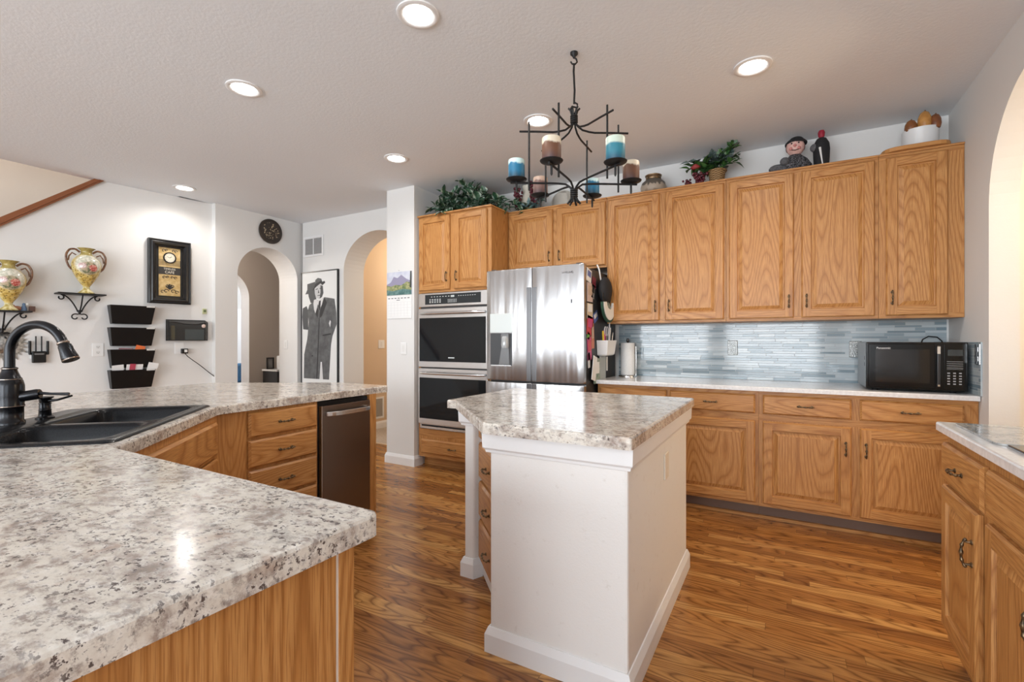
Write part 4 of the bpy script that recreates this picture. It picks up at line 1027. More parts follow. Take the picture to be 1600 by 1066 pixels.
# black and white portrait of a suited man: a plain printed figure
PO = thing('framed_poster', 'tall black and white framed poster of a man in hat and dark suit', 'poster', (-5.045, 3.984, .62)); pw, ph = .676, 1.478
d = MB(); d.box(-pw/2, pw/2, -.020, -.001, 0, ph); cv = d.build('canvas', plain('poster_white', (.72, .73, .72), .6), PO)
d = MB(); frame_ring(d, pw+.010, ph+.010, [(0, 0), (0, -.026), (.002, -.028), (.012, -.028), (.014, -.020)], 0, -.005); d.build('frame', FRM, PO)
S_ = pw/254; zt = ph
def pp(pts): return [((x-630)*S_, zt-(y-246)*.00179) for x, y in pts]
def fig(name, pts, m, lay): 
    d = MB(); q = pp(pts); A = sum(q[i][0]*q[(i+1) % len(q)][1]-q[(i+1) % len(q)][0]*q[i][1] for i in range(len(q)))
    if A < 0: q = q[::-1]
    d.prism_y(q, -.0202-lay*.0004, -.0200); d.build(name, m, cv)
G1 = plain('print_shadow', (.075, .078, .08), .7); G2 = speck('print_suit', (.075, .077, .08), (.125, .128, .13), 14, .7); G3 = plain('print_face', (.52, .52, .52), .7); G4 = plain('print_dark', (.028, .028, .03), .7); G5 = plain('print_light', (.62, .62, .62), .7)
fig('cast_shadow', [(545, 330), (600, 318), (612, 470), (570, 465), (555, 420), (552, 400), (530, 402), (545, 370)], G1, 1)
fig('cast_shadow', [(512, 500), (540, 485), (552, 520), (552, 655), (515, 650), (508, 560)], G1, 1)
fig('coat', [(560, 478), (600, 452), (640, 445), (668, 430), (735, 445), (748, 540), (750, 620), (722, 700), (712, 760), (704, 900), (698, 1000), (655, 1000), (650, 880), (640, 880), (632, 1000), (520, 1000), (522, 830), (545, 720), (556, 600), (548, 520)], G2, 2)
fig('sleeve_edge', [(705, 590), (712, 600), (706, 640), (698, 612)], G5, 3); fig('trouser_gap', [(641, 885), (650, 885), (657, 1000), (634, 1000)], G5, 3)
fig('lapel', [(668, 432), (684, 470), (650, 560), (632, 575), (640, 500)], G4, 3); fig('lapel', [(600, 455), (590, 500), (618, 575), (626, 520)], G4, 3)
fig('coat_edge', [(628, 575), (634, 575), (626, 780), (618, 1000), (610, 1000), (620, 780)], G4, 3)
fig('button', [(576, 838), (582, 832), (588, 838), (582, 846)], G4, 3); fig('pocket', [(655, 690), (712, 680), (712, 690), (655, 700)], G4, 3)
fig('shirt', [(612, 455), (640, 440), (662, 432), (650, 480), (636, 510), (622, 480)], G5, 4); fig('tie', [(630, 455), (642, 450), (640, 500), (632, 520), (624, 490)], G4, 5)
fig('hand', [(594, 445), (612, 440), (622, 460), (616, 500), (604, 540), (594, 510), (590, 470)], G5, 5)
fig('face', [(598, 360), (640, 330), (656, 350), (660, 400), (650, 428), (628, 440), (608, 430), (600, 400)], G3, 4); fig('face_shade', [(640, 345), (656, 352), (660, 400), (650, 428), (634, 438), (640, 395)], G1, 5)
fig('brow', [(606, 370), (622, 366), (622, 371), (606, 375)], G4, 6); fig('brow', [(634, 365), (650, 364), (650, 369), (634, 370)], G4, 6); fig('mouth', [(618, 414), (638, 412), (636, 417), (620, 418)], G4, 6); fig('nose', [(626, 375), (632, 398), (622, 400)], G1, 6)
fig('hat_brim', [(584, 378), (600, 348), (640, 325), (668, 318), (672, 330), (654, 345), (640, 332), (612, 352)], G4, 6); fig('hat_crown', [(600, 350), (604, 305), (622, 292), (645, 300), (652, 326), (640, 330)], G2, 6); fig('hat_band', [(600, 350), (602, 334), (648, 312), (653, 327), (640, 331)], G4, 7)
# calendar on the pillar, with a plain landscape picture
CA = thing('wall_calendar', 'wall calendar with a landscape picture hanging on the white pillar', 'calendar', (-3.318, 3.549, 1.450)); cw = .325
d = MB(); d.box(-cw/2, cw/2, -.006, -.001, 0, .228); pg = d.build('date_page', PAPER, CA)
d = MB()
for i in range(7): x = -cw/2+.016+i*.0425; d.box(x, x+.026, -.0066, -.006, .196, .204)
d.box(-.035, .01, -.0066, -.006, .178, .184); d.build('weekday_marks', plain('calendar_ink', (.10, .10, .11), .7), pg)
d = MB()
for j in range(6): d.box(-cw/2+.012, cw/2-.012, -.0064, -.006, .020+j*.028, .0212+j*.028)
for i in range(8): x = -cw/2+.012+i*.043; d.box(x, x+.0012, -.0064, -.006, .020, .16)
d.build('grid_lines', plain('calendar_grid', (.60, .60, .60), .7), pg)
d = MB(); d.box(-cw/2, cw/2, -.008, -.001, .232, .462); pic = d.build('picture', speck('print_sky', (.50, .53, .66), (.66, .68, .75), 14, .5), CA)
def cfig(nm, pts, m, lay): d = MB(); d.prism_y(pts, -.008-lay*.0004, -.008); d.build(nm, m, pic)
c2 = cw/2
cfig('mountains', [(-c2, .30), (c2, .30), (c2, .36), (.10, .385), (.03, .43), (-.02, .40), (-.07, .415), (-.11, .36), (-c2, .34)], plain('print_lilac', (.30, .28, .40), .6), 1)
cfig('meadow', [(-c2, .26), (c2, .26), (c2, .345), (.10, .36), (.03, .325), (-.05, .335), (-.10, .32), (-c2, .33)], speck('print_green', (.10, .17, .06), (.42, .40, .20), 40, .6), 2)
cfig('lake', [(-c2, .232), (c2, .232), (c2, .275), (.05, .29), (-.08, .272), (-c2, .285)], speck('print_teal', (.05, .13, .13), (.16, .28, .26), 30, .6), 3)
cfig('tree_edge', [(c2-.022, .30), (c2, .30), (c2, .460), (c2-.016, .460)], plain('print_trunk', (.04, .045, .04), .6), 4)
d = MB(); d.tube([(0, -.002, .475), (0, -.014, .475)], .003, 6); d.build('nail', STEELF, CA)
outlet('light_switch', 'white rocker light switch on the front of the pillar', (-3.262, 3.549, 1.150), 0, WHITEP, .074, .118, 'switch', 'light switch')
outlet('light_switch', 'white light switch inside the left arch', (-5.66, 3.934, 1.178), 0, WHITEP, .074, .118, 'switch', 'light switch')
outlet('light_switch', 'light switch on the orange hall wall seen through the right arch', (-4.929, 4.905, 1.18), PI/2, WHITEP, .115, .118, 'switch', 'light switch')
o = thing('wall_vent', 'low return vent on the orange hall wall beside the dishwasher', 'air vent', (-4.929, 4.82, .14), PI/2)
d = MB(); frame_ring(d, .26, .30, [(0, 0), (0, -.008), (.025, -.009), (.027, 0)]); d.build('vent_frame', TRIM, o); d = MB(); d.box(-.105, .105, -.002, -.001, .026, .275); d.build('vent_back', VGB, o)
d = MB()
for i in range(15): z = .03+i*.016; d.face([(-.104, -.008, z), (.104, -.008, z), (.104, -.003, z+.010), (-.104, -.003, z+.010)])
d.build('louvres', plain('vent_slat_warm', (.42, .38, .33), .5), o)
# things in the study, seen through the left arch
CT2 = thing('console_table', 'dark console table with a pale top inside the left arch', 'table', (-7.22, 4.97, 0)); DKW = plain('dark_wood', (.022, .02, .02), .35)
d = MB(); d.box(-.20, .20, -.25, .75, .735, .765); d.build('table_top', QUARTZ, CT2, bevel=.004)
d = MB(); d.box(-.19, .19, -.235, .735, .12, .735); bd = d.build('cabinet_body', DKW, CT2, bevel=.004)
for x in (-.17, .17):
    for y in (-.21, .71): d = MB(); d.box(x-.02, x+.02, y-.02, y+.02, 0, .12); d.build('leg', DKW, CT2)
for k in range(3):
    d = MB(); d.box(.19, .205, -.225+k*.32, .08+k*.32, .50, .72); q = d.build('drawer', DKW, CT2, bevel=.003); d = MB(); d.ball((.215, -.07+k*.32, .61), .014, 10); d.build('knob', STEELF, q)
o = thing('picture_frame', 'dark photo frame standing on the console in the left arch', 'photo frame', (-7.28, 4.775, .766), PI/2); d = MB(); frame_ring(d, .13, .19, [(0, 0), (0, -.015), (.02, -.018), (.022, -.004)]); d.build('frame', DKW, o); d = MB(); d.box(-.045, .045, -.005, -.001, .02, .17); d.build('photo', plain('photo_print', (.18, .17, .16), .5), o)
d = MB(); d.lathe([(.05, 0), (.055, .01), (.055, .20), (.045, .215), (.02, .22)], 20); tag(d.build('white_canister', WHITEP, None, (-7.18, 4.89, .766)), 'white canister on the console in the left arch', 'canister')
AC = thing('armchair', 'blue chair in the bright room beyond the left arch', 'chair', (-8.7, 5.02, 0), PI/2); BLU = speck('blue_cloth', (.03, .10, .19), (.06, .15, .26), 60, .8)
d = MB(); d.box(-.36, .36, -.36, .36, .16, .44); d.build('seat', BLU, AC, bevel=.04); d = MB(); d.box(-.36, .36, .22, .38, .44, .80); d.build('backrest', BLU, AC, bevel=.04)
for s in (-1, 1):
    d = MB(); d.box(s*.40-.07, s*.40+.07, -.36, .38, .16, .60); d.build('armrest', BLU, AC, bevel=.03)
for x in (-.38, .38):
    for y in (-.3, .3): d = MB(); d.tube([(x, y, 0), (x, y, .16)], [.018, .025], 8); d.build('leg', DKW, AC)
slab('wall_far_room', plain('bright_drape', (.85, .86, .88), .8), -9.99, -9.95, 4.2, 6.0, 0, 1.9)

# ------------------------------------------------------------------ hanging candle holder
CX, CY = -.959, 2.334
CD = thing('candle_chandelier', 'black wrought-iron hanging candle holder with six plates', 'chandelier', (CX, CY, CEIL), YAW)
d = MB(); d.lathe([(.020, 0), (.020, -.010), (.008, -.022), (.006, -.03)], 14); d.build('ceiling_hook_base', IRON, CD)
def zl(v): return CAMH+(533-v)/297-CEIL
P = [(.0, 0, -.03)]+[(.014*math.sin(t), 0, -.045-.018*(1-math.cos(t))) for t in (0, .6, 1.2, 1.8, 2.4, 3.0, 3.6, 4.2, 4.8)]; 
d = MB(); d.tube([(0, 0, -.025), (.012, 0, -.035), (.016, 0, -.05), (.006, 0, -.062), (-.010, 0, -.060), (-.018, 0, -.048)], .0045, 8); d.build('ceiling_hook', IRON, CD)
d = MB(); d.tube([(.0, 0, -.058), (-.002, 0, -.10), (.003, 0, -.20), (.0, 0, -.27)], .0052, 8); d.build('hanging_rod', IRON, CD)
d = MB(); d.tube([(.0, 0, -.262), (.018, 0, -.272), (.016, 0, -.290), (-.004, 0, -.286), (-.016, 0, -.292), (-.016, 0, -.310), (.0, 0, -.322), (.006, 0, -.340)], .0048, 8); d.build('s_hook', IRON, CD)
ZK, ZU, ZL, ZLK = -.352, -.421, -.690, -.742
for z, nm in ((ZK, 'upper_binding'), (ZLK, 'lower_binding')):
    d = MB()
    for k in range(4): d.lathe([(.017, -.005), (.0205, -.002), (.0205, .002), (.017, .005)], 14, (0, 0, z-.016+k*.0105))
    d.build(nm, IRON, CD)
for k in range(6):
    a = k*PI/3+.04; c, s = math.cos(a), math.sin(a)
    def q(r, z): return (r*c, r*s, z)
    d = MB(); d.tube([q(.030, ZK+.058), q(.018, ZK+.045), q(.011, ZK+.02), q(.010, ZK-.02), q(.018, ZK-.035), q(.045, ZK-.056), q(.080, ZU+.004), q(.11, ZU), q(.2, ZU+.001), q(.288, ZU)], .0052, 7); d.build('upper_arm', IRON, CD)
    d = MB(); d.tube([q(.034, ZLK-.055), q(.018, ZLK-.035), q(.010, ZLK-.015), q(.010, ZLK+.015), q(.020, ZLK+.032), q(.045, ZLK+.048), q(.08, ZL-.001), q(.11, ZL), q(.335, ZL)], .0056, 7); d.build('lower_arm', IRON, CD)
    e = .010; d = MB(); x0 = .238; ph = -s*e, c*e; d.tube([(x0*c+ph[0], x0*s+ph[1], ZU+.048), (x0*c+ph[0], x0*s+ph[1], ZL-.040)], .0052, 7); d.build('upright_rod', IRON, CD)
    d = MB(); d.lathe([(.003, -.052), (.0055, -.045), (.0055, .004), (.034, .006), (.052, .012), (.055, .017), (.050, .018), (.032, .011), (.004, .010)], 24, (.303*c, .303*s, ZL+.002)); d.build('candle_plate', IRON, CD)
def candle_mat(nm, top, mid, low, streak):
    k = NM(nm); o = k.obj(); x, y, z = k.sep(o); n = k.noise(k.vec(k.math('MULTIPLY', x, 40.0), k.math('MULTIPLY', y, 40.0), k.math('MULTIPLY', z, 9.0)), 1, 3)
    f = k.math('ADD', k.math('DIVIDE', z, .11), k.math('MULTIPLY', k.math('SUBTRACT', n, .5), streak)); k.base(k.ramp(f, [(.05, low), (.42, mid), (.72, mid), (.80, top)]), .45)
    k.b.inputs['Subsurface Weight'].default_value = .0; return k.m
BROWN = candle_mat('brown_candle', (.72, .64, .50), (.15, .065, .035), (.075, .035, .035), .35); TEAL = candle_mat('blue_candle', (.52, .70, .70), (.010, .14, .26), (.006, .035, .06), .4)
WTEAL = candle_mat('white_to_teal_candle', (.60, .70, .60), (.03, .20, .27), (.008, .06, .12), .12); PINK = candle_mat('rose_brown_candle', (.58, .42, .33), (.20, .115, .10), (.07, .04, .045), .35)
for k, (lb, m, r, h) in enumerate((('brown candle with cream top on the right plate of the chandelier', BROWN, .043, .105), ('dark blue candle on the far right plate of the chandelier', TEAL, .041, .098), ('rosy brown candle on the far left plate of the chandelier', PINK, .042, .105),
        ('bright blue candle on the left plate of the chandelier', TEAL, .043, .105), ('brown candle with cream rim on the front left plate of the chandelier', BROWN, .045, .112), ('white to teal candle on the front right plate of the chandelier', WTEAL, .045, .118))):
    a = k*PI/3+.04+YAW; o = thing('pillar_candle', lb, 'candle', (CX+.303*math.cos(a), CY+.303*math.sin(a), CEIL+ZL+.0125), 0, 'pillar candles on the iron chandelier')
    d = MB(); d.lathe([(r*.97, 0), (r, .004), (r, h-.004), (r*.96, h), (r*.84, h-.001), (r*.6, h-.008), (.004, h-.011)], 26); d.build('wax', m, o)
    d = MB(); d.tube([(0, 0, h-.012), (.001, 0, h+.004)], .0014, 5); d.build('wick', BLACK, o)
# ------------------------------------------------------------------ things on top of the wall cabinets
TOPZ = UZ1+.0125
def leaf_mat(nm, a, b, edge=None):
    k = NM(nm); o = k.obj(); n = k.noise(o, 35, 3); c = k.ramp(n, [(.38, a), (.62, b)])
    if edge:
        u, v, _ = k.sep(k.uv()); c = k.mix(k.ramp(k.math('ADD', k.math('ABSOLUTE', v), k.math('MULTIPLY', k.math('SUBTRACT', n, .5), .7)), [(.45, 0.0), (.66, .85)]), c, edge)
    k.base(c, .45); return k.m
LF1 = leaf_mat('ivy_leaf', (.014, .055, .030), (.050, .125, .062), (.40, .48, .40)); LF2 = leaf_mat('green_leaf', (.02, .075, .018), (.07, .16, .04)); LF3 = leaf_mat('dusty_leaf', (.05, .085, .075), (.20, .25, .24))
STEM = plain('stem_green', (.03, .05, .02), .6)
def leaf(d, c, dirv, up, L, W, m=0):
    t = Vector(dirv).normalized(); u = Vector(up); s = t.cross(u)
    s = s.normalized() if s.length > 1e-4 else t.orthogonal().normalized(); n = s.cross(t).normalized(); c = Vector(c)
    sh = [(0, .0), (.18, .62), (.42, 1.0), (.70, .66), (1.0, 0.0)]; mid = [c+t*(L*q)-n*(L*.22*q*q) for q, _ in sh]
    for k in range(4):
        for sg in (-1, 1):
            a, b = mid[k], mid[k+1]; wa, wb = sh[k][1]*W/2, sh[k+1][1]*W/2
            pa, pb = a+s*sg*wa+n*wa*.35, b+s*sg*wb+n*wb*.35; q = [a, b, pb, pa] if sg > 0 else [a, pa, pb, b]
            uv = [(0, 0), (0, 0), (0, sh[k+1][1]), (0, sh[k][1])] if sg > 0 else [(0, 0), (0, sh[k][1]), (0, sh[k+1][1]), (0, 0)]
            d.face(q, uv, m, True)
def spray(d, root, tip, n, L, W, m=0, spread=.5, st=None):
    """leaves along one drooping stem"""
    a, b = Vector(root), Vector(tip); pts = []
    for i in range(9): t = i/8; p = a.lerp(b, t); p.z += math.sin(t*PI)*(b-a).length*.18; pts.append(p)
    if st is not None: st.tube(pts, .0018, 5)
    for i in range(n):
        t = .18+.82*(i+random.random()*.6)/n; k = min(7, int(t*8)); p = pts[k].lerp(pts[k+1], t*8-k) if k < 8 else pts[8]
        dv = (b-a).normalized()*.5+Vector((random.uniform(-1, 1), random.uniform(-1, .6), random.uniform(-.5, .9)))*(spread+.5)
        leaf(d, p, dv, (random.uniform(-.4, .4), -.7, 1), L*random.uniform(.7, 1.2), W*random.uniform(.75, 1.2), m)
def berries(d, c, h, r, br, n, m=0):
    for k in range(n):
        t = random.random(); rr = r*(1-.65*t)*math.sqrt(random.random()); a = random.uniform(0, 2*PI); d.ball((c[0]+rr*math.cos(a), c[1]+rr*math.sin(a), c[2]-h*t), br*random.uniform(.8, 1.1), 7, m)
random.seed(21)
GA = thing('ivy_garland', 'bushy variegated ivy garland on top of the oven cabinet', 'artificial plant', (-2.72, 3.80, TOPZ+.003)); d = MB(); st = MB()
for i in range(46):
    x = random.uniform(-.30, .34); y = random.uniform(-.13, .10); hgt = .09+.20*math.exp(-((x-.06)/.17)**2)+.03*random.random()
    ty = y+random.uniform(-.16, .02)*(1 if x > -.25 else .5); tip = (x+random.uniform(-.09, .09), max(-.235, ty), random.uniform(.35, .95)*hgt+.01)
    tip = (min(.40, max(-.345, tip[0])), tip[1], tip[2])
    spray(d, (x*.7, .02+y*.3, .01), tip, 7, .088, .072, 0, .5, st)
for tip in ((-.30, -.225, .01), (-.10, -.235, -.012), (.46, .02, .05), (.50, .06, .0), (.44, .0, .10), (.22, -.1, .20), (.30, -.05, .17)): spray(d, (tip[0]*.75, .0, .05), tip, 8, .085, .068, 0, .45, st)
lim = CEIL-TOPZ-.02
for q in (d, st): q.v = [(x, y, min(z, lim-.02*random.random())) for x, y, z in q.v]
st.build('stems', STEM, GA); d.build('foliage', LF1, GA)
d = MB(); random.seed(5); st = MB(); TV = thing('ivy_vine', 'dark ivy sprig trailing beside the oven cabinet toward the jug', 'artificial plant', (-2.16, 3.98, TOPZ+.003))
for tip in ((.02, -.085, .02), (.05, -.09, -.02), (-.03, -.08, .06), (.10, -.06, .03), (-.06, -.05, .09)): spray(d, (-.03, .03, .02), tip, 9, .070, .056, 0, .5, st)
st.build('stems', STEM, TV); d.build('foliage', LF1, TV)
JG = thing('ceramic_jug', 'cream and olive jug hung with dark red grapes, above the refrigerator', 'jug', (-2.150, 4.08, TOPZ))
d = MB(); d.lathe([(.05, 0), (.07, .01), (.085, .06), (.085, .12), (.065, .18), (.052, .22), (.056, .255), (.060, .28), (.055, .282), (.045, .25)], 26); d.build('jug_body', candle_mat('jug_glaze', (.66, .62, .52), (.34, .34, .13), (.18, .20, .09), .3), JG)
d = MB(); d.tube([(.055, 0, .25), (.10, 0, .24), (.12, 0, .18), (.10, 0, .11), (.080, 0, .09)], .009, 8); d.build('handle', plain('olive_glaze', (.28, .28, .10), .3), JG)
GRP = speck('dark_red_grape', (.055, .006, .012), (.14, .02, .035), 60, .3); random.seed(8)
GC = thing('grape_cluster', 'dark red artificial grapes hanging left of the cream jug', 'artificial grapes', (-2.205, 3.965, TOPZ+.002)); d = MB(); berries(d, (0, 0, .245), .215, .052, .012, 95); d.build('grapes', GRP, GC); d = MB(); d.tube([(0, 0, .20), (.01, .01, .262)], .003, 5); d.build('stalk', STEM, GC)
GC = thing('grape_cluster', 'dark red artificial grapes hanging right of the cream jug', 'artificial grapes', (-2.045, 4.0, TOPZ+.002)); d = MB(); berries(d, (0, 0, .275), .235, .060, .0125, 120); d.build('grapes', GRP, GC); d = MB(); d.tube([(0, 0, .22), (-.01, .01, .29)], .003, 5); d.build('stalk', STEM, GC)
d = MB(); st = MB(); TL = thing('eucalyptus_sprig', 'dusty teal leaves lying at the foot of the jug above the refrigerator', 'artificial plant', (-2.0, 3.955, TOPZ+.003)); 
for tip in ((-.13, -.03, .03), (.09, -.03, .07), (.10, .0, .12), (.0, -.05, .03), (-.07, -.05, .05)): spray(d, (0, .02, .01), tip, 8, .062, .040, 0, .5, st)
st.build('stems', STEM, TL); d.build('foliage', leaf_mat('teal_leaf', (.05, .11, .11), (.20, .30, .30)), TL)
PLT = thing('display_plate', 'grey plate with a cream rim leaning on the wall above the refrigerator', 'plate', (-1.835, 4.15, TOPZ+.003))
d = MB(); d.lathe([(.110, .0), (.112, .006), (.105, .012)], 36, (0, 0, .112), axis='y'); d.lathe([(.105, .012), (.078, .008), (.074, .004)], 36, (0, 0, .112), axis='y'); rim = d
M_ = Matrix.Translation((0, .0, .0)) @ Matrix.Rotation(-.20, 4, 'X'); rim.xf(M_); rim.build('rim', plain('cream_glaze', (.66, .62, .55), .3), PLT)
d = MB(); d.lathe([(.076, .004), (.076, .0062), (.001, .0055)], 32, (0, 0, .112), axis='y'); d.xf(M_); d.build('well', speck('grey_glaze', (.30, .30, .31), (.45, .45, .46), 25, .3), PLT)
d = MB(); d.lathe([(.014, .0062), (.008, .009), (.001, .009)], 12, (.01, 0, .115), axis='y'); d.xf(M_); d.build('centre_mark', plain('blue_mark', (.04, .05, .10), .4), PLT)
GJ = thing('ginger_jar', 'squat mottled brown jar with a bronze neck, right of the chandelier', 'jar', (-.955, 4.07, TOPZ))
d = MB(); d.lathe([(.055, 0), (.080, .006), (.102, .045), (.106, .075), (.094, .110), (.066, .134), (.062, .138)], 30); d.build('jar_body', candle_mat('mottled_glaze', (.10, .085, .07), (.40, .33, .26), (.20, .13, .08), .9), GJ)
d = MB(); d.lathe([(.060, .136), (.064, .142), (.062, .160), (.068, .166), (.069, .174), (.060, .178), (.03, .180)], 30); d.build('neck', speck('aged_bronze', (.12, .075, .04), (.28, .19, .11), 40, .35, .7), GJ)
# basket with ivy
random.seed(14)
BK = thing('wicker_basket', 'small woven basket holding ivy, on the middle wall cabinets', 'basket', (-.455, 4.02, TOPZ))
def wicker():
    k = NM('wicker'); o = k.obj(); x, y, z = k.sep(o); a = k.math('MULTIPLY', k.math('ARCTAN2', y, x), 9.0); s = k.math('MULTIPLY', k.math('SINE', a), k.math('SINE', k.math('MULTIPLY', z, 380.0)))
    k.base(k.ramp(k.math('ADD', k.math('MULTIPLY', s, .5), .5), [(.2, (.16, .085, .03)), (.8, (.44, .27, .12))]), .6); k.bump(s, .5, .006); return k.m
WK = wicker(); d = MB(); d.lathe([(.045, 0), (.050, .004), (.063, .100), (.068, .104), (.068, .112), (.060, .114), (.055, .08)], 26); d.build('basket_body', WK, BK)
d = MB()
for k in range(2): d.tube([((.066+.002*k)*math.cos(2*PI*i/28), (.066+.002*k)*math.sin(2*PI*i/28), .106+.004*math.sin(i*2.5+k*PI)) for i in range(28)], .005, 6, closed=True)
d.build('rim_braid', WK, BK)
IV = thing('potted_ivy', 'green and dusty ivy spilling from the woven basket', 'artificial plant', (-.455, 4.02, TOPZ+.105)); d = MB(); e = MB(); st = MB()
for i in range(20):
    t = random.random(); tip = (-.26+.40*t+random.uniform(-.04, .04), random.uniform(-.09, .04), random.uniform(.0, .13)+.09*(t > .7)-(.05 if t < .2 else 0)); spray(d if i % 5 < 3 else e, (random.uniform(-.03, .03), 0, .0), tip, 8, .078, .058, 0, .5, st)
for tip in ((.155, -.02, .20), (.13, -.06, .17), (.165, .0, .10), (.14, -.05, .03)): spray(d, (.02, 0, 0), tip, 8, .070, .048, 0, .4, st)
st.build('stems', STEM, IV); d.build('foliage', LF2, IV); e.build('dusty_foliage', LF3, IV)
GC = thing('grape_cluster', 'dark red artificial grapes lying left of the woven basket', 'artificial grapes', (-.575, 3.985, TOPZ+.002)); d = MB(); berries(d, (0, 0, .10), .085, .062, .012, 70); berries(d, (-.095, .0, .055), .04, .045, .011, 30); d.build('grapes', GRP, GC); d = MB(); d.tube([(0, 0, .08), (.03, .02, .12)], .003, 5); d.build('stalk', STEM, GC)
RS = thing('artificial_rose', 'red rose among the leaves left of the woven basket', 'artificial flower', (-.605, 3.97, TOPZ+.115)); d = MB(); ROS = plain('rose_red', (.30, .03, .03), .6)
for k in range(14): a = k*2.4; q = k/14; d.lathe([(.006+.020*q, 0), (.010+.026*q, .012), (.008+.028*q, .030-.012*q)], 9, (0.004*math.cos(a), .004*math.sin(a), .03-.012*q))
d.build('petals', ROS, RS); d = MB(); d.tube([(0, 0, -.11), (0, .01, -.05), (0, 0, .02)], .003, 5); d.build('stem', STEM, RS)
# plush doll, plain stand-in
DL = thing('plush_doll', 'soft plush doll with a pink face and dark cap sitting on the wall cabinets', 'plush doll', (.060, 4.045, TOPZ)); PINKF = speck('pink_plush', (.62, .36, .32), (.72, .47, .42), 90, .8); DKP = plain('black_plush', (.012, .012, .014), .8)
def knit():
    k = NM('striped_knit'); o = k.obj(); n = k.noise(o, 55, 2, .5, 2.5); k.base(k.ramp(n, [(.47, (.010, .010, .012)), (.56, (.13, .13, .145))]), .85); return k.m
KN = knit(); GRYP = speck('grey_plush', (.07, .07, .075), (.14, .14, .15), 90, .85)
d = MB(); d.loft([[(cx+rx*math.cos(2*PI*i/18), ry*math.sin(2*PI*i/18)-.0, z) for i in range(18)] for z, rx, ry, cx in ((0, .10, .07, 0), (.02, .125, .085, -.01), (.06, .115, .08, 0), (.10, .085, .06, .005), (.13, .045, .04, .01), (.145, .03, .03, .01))]); d.build('body', KN, DL)
d = MB(); d.ball((-.105, -.05, .045), .040, 12, sc=(1.35, .9, .75)); d.ball((-.055, -.07, .085), .032, 12, sc=(1, .8, .9)); d.build('folded_arms', GRYP, DL)
d = MB(); d.ball((.012, -.01, .195), .062, 16, sc=(.95, .9, 1.05)); hd_ = d.build('head', PINKF, DL)
d = MB(); d.ball((.008, -.068, .190), .011, 8); d.ball((-.018, -.058, .172), .012, 8); d.ball((.034, -.058, .172), .012, 8); d.build('nose_and_cheeks', plain('rosy_plush', (.60, .24, .22), .8), hd_)
d = MB()
for s in (-1, 1): d.ball((.010+s*.022, -.062, .208), .006, 8)
d.tube([(-.012, -.062, .160), (.010, -.067, .155), (.032, -.062, .161)], .0025, 5); d.build('eyes_and_mouth', DKP, hd_)
d = MB(); d.lathe([(.030, .030), (.055, .020), (.072, .0), (.070, -.01), (.060, -.004)], 20, (.016, .01, .228)); d.ball((.018, .0, .240), .050, 14, sc=(1, 1, .65)); d.build('cap', DKP, DL)
d = MB()
for s in (-1, 1): d.ball((.012+s*.052, .004, .200), .020, 8, sc=(.5, .9, 1.6))
d.build('hair', plain('dark_red_hair', (.05, .015, .015), .8), DL)
BF = thing('black_bird_figure', 'black figure with a red cap standing right of the plush doll', 'figurine', (.232, 4.045, TOPZ)); d = MB(); d.lathe([(.034, 0), (.045, .02), (.050, .09), (.052, .15), (.048, .19), (.030, .225), (.012, .235)], 20); d.build('body', DKP, BF)
d = MB(); d.lathe([(.014, .232), (.020, .245), (.022, .270), (.016, .285), (.004, .288)], 14); d.build('red_cap', plain('cap_red', (.30, .01, .03), .6), BF)
d = MB(); d.tube([(-.012, -.050, .150), (-.006, -.054, .10), (.004, -.054, .03)], [.008, .006, .004], 8); d.build('white_tassel', WHITEP, BF); d = MB(); d.ball((-.044, -.012, .165), .030, 10, sc=(.9, .9, 1)); d.build('grey_tuft', GRYP, BF)
# bin of gourds on a wooden board
BRD = thing('wooden_board', 'round-cornered oak board lying under the white bin on the corner cabinet', 'board', (.720, 4.02, TOPZ)); d = MB(); d.prism(round_corners([(-.165, -.165), (.185, -.165), (.185, .17), (-.165, .17)], .10), 0, .026); d.build('board', OAK, BRD, bevel=.004)
BN = thing('white_bin', 'white oval bin on the corner cabinet under the ceiling', 'bin', (.772, 4.02, TOPZ+.027)); d = MB(); d.lathe([(.088, 0), (.092, .004), (.095, .124), (.097, .128), (.092, .128), (.086, .03)], 36, sx=1.0, sy=.92); d.build('bin_body', plain('white_enamel', (.74, .76, .77), .35), BN); d = MB(); d.lathe([(.088, .105), (.004, .104)], 24, sx=.98, sy=.9); d.build('shaded_filling', plain('shadow_brown', (.10, .06, .03), .8), BN)  # dark disc in the bin, shade put into its brown
def gourd(label, x, z, r, h, c1, c2): o = thing('dried_gourd', label, 'gourd', (x+.012, 3.985, z), 0, 'dried gourds in the white bin'); d = MB(); d.lathe([(.004, 0), (r*.8, h*.10), (r, h*.35), (r*.92, h*.65), (r*.6, h*.90), (r*.2, h*.985), (.004, h)], 16); d.build('gourd_body', speck('gourd_skin', c1, c2, 30, .35), o); d = MB(); d.tube([(0, 0, h*.97), (.004, 0, h*1.04)], .004, 6); d.build('stalk', plain('gourd_stalk', (.12, .07, .03), .7), o)
gourd('tallest orange gourd standing in the middle of the white bin', .775, TOPZ+.135, .038, .130, (.40, .17, .04), (.55, .28, .08)); gourd('small brown gourd at the left side of the white bin', .706, TOPZ+.135, .034, .088, (.17, .06, .02), (.28, .11, .035)); gourd('dark brown gourd at the right side of the white bin', .828, TOPZ+.135, .032, .10, (.15, .05, .02), (.26, .09, .03))

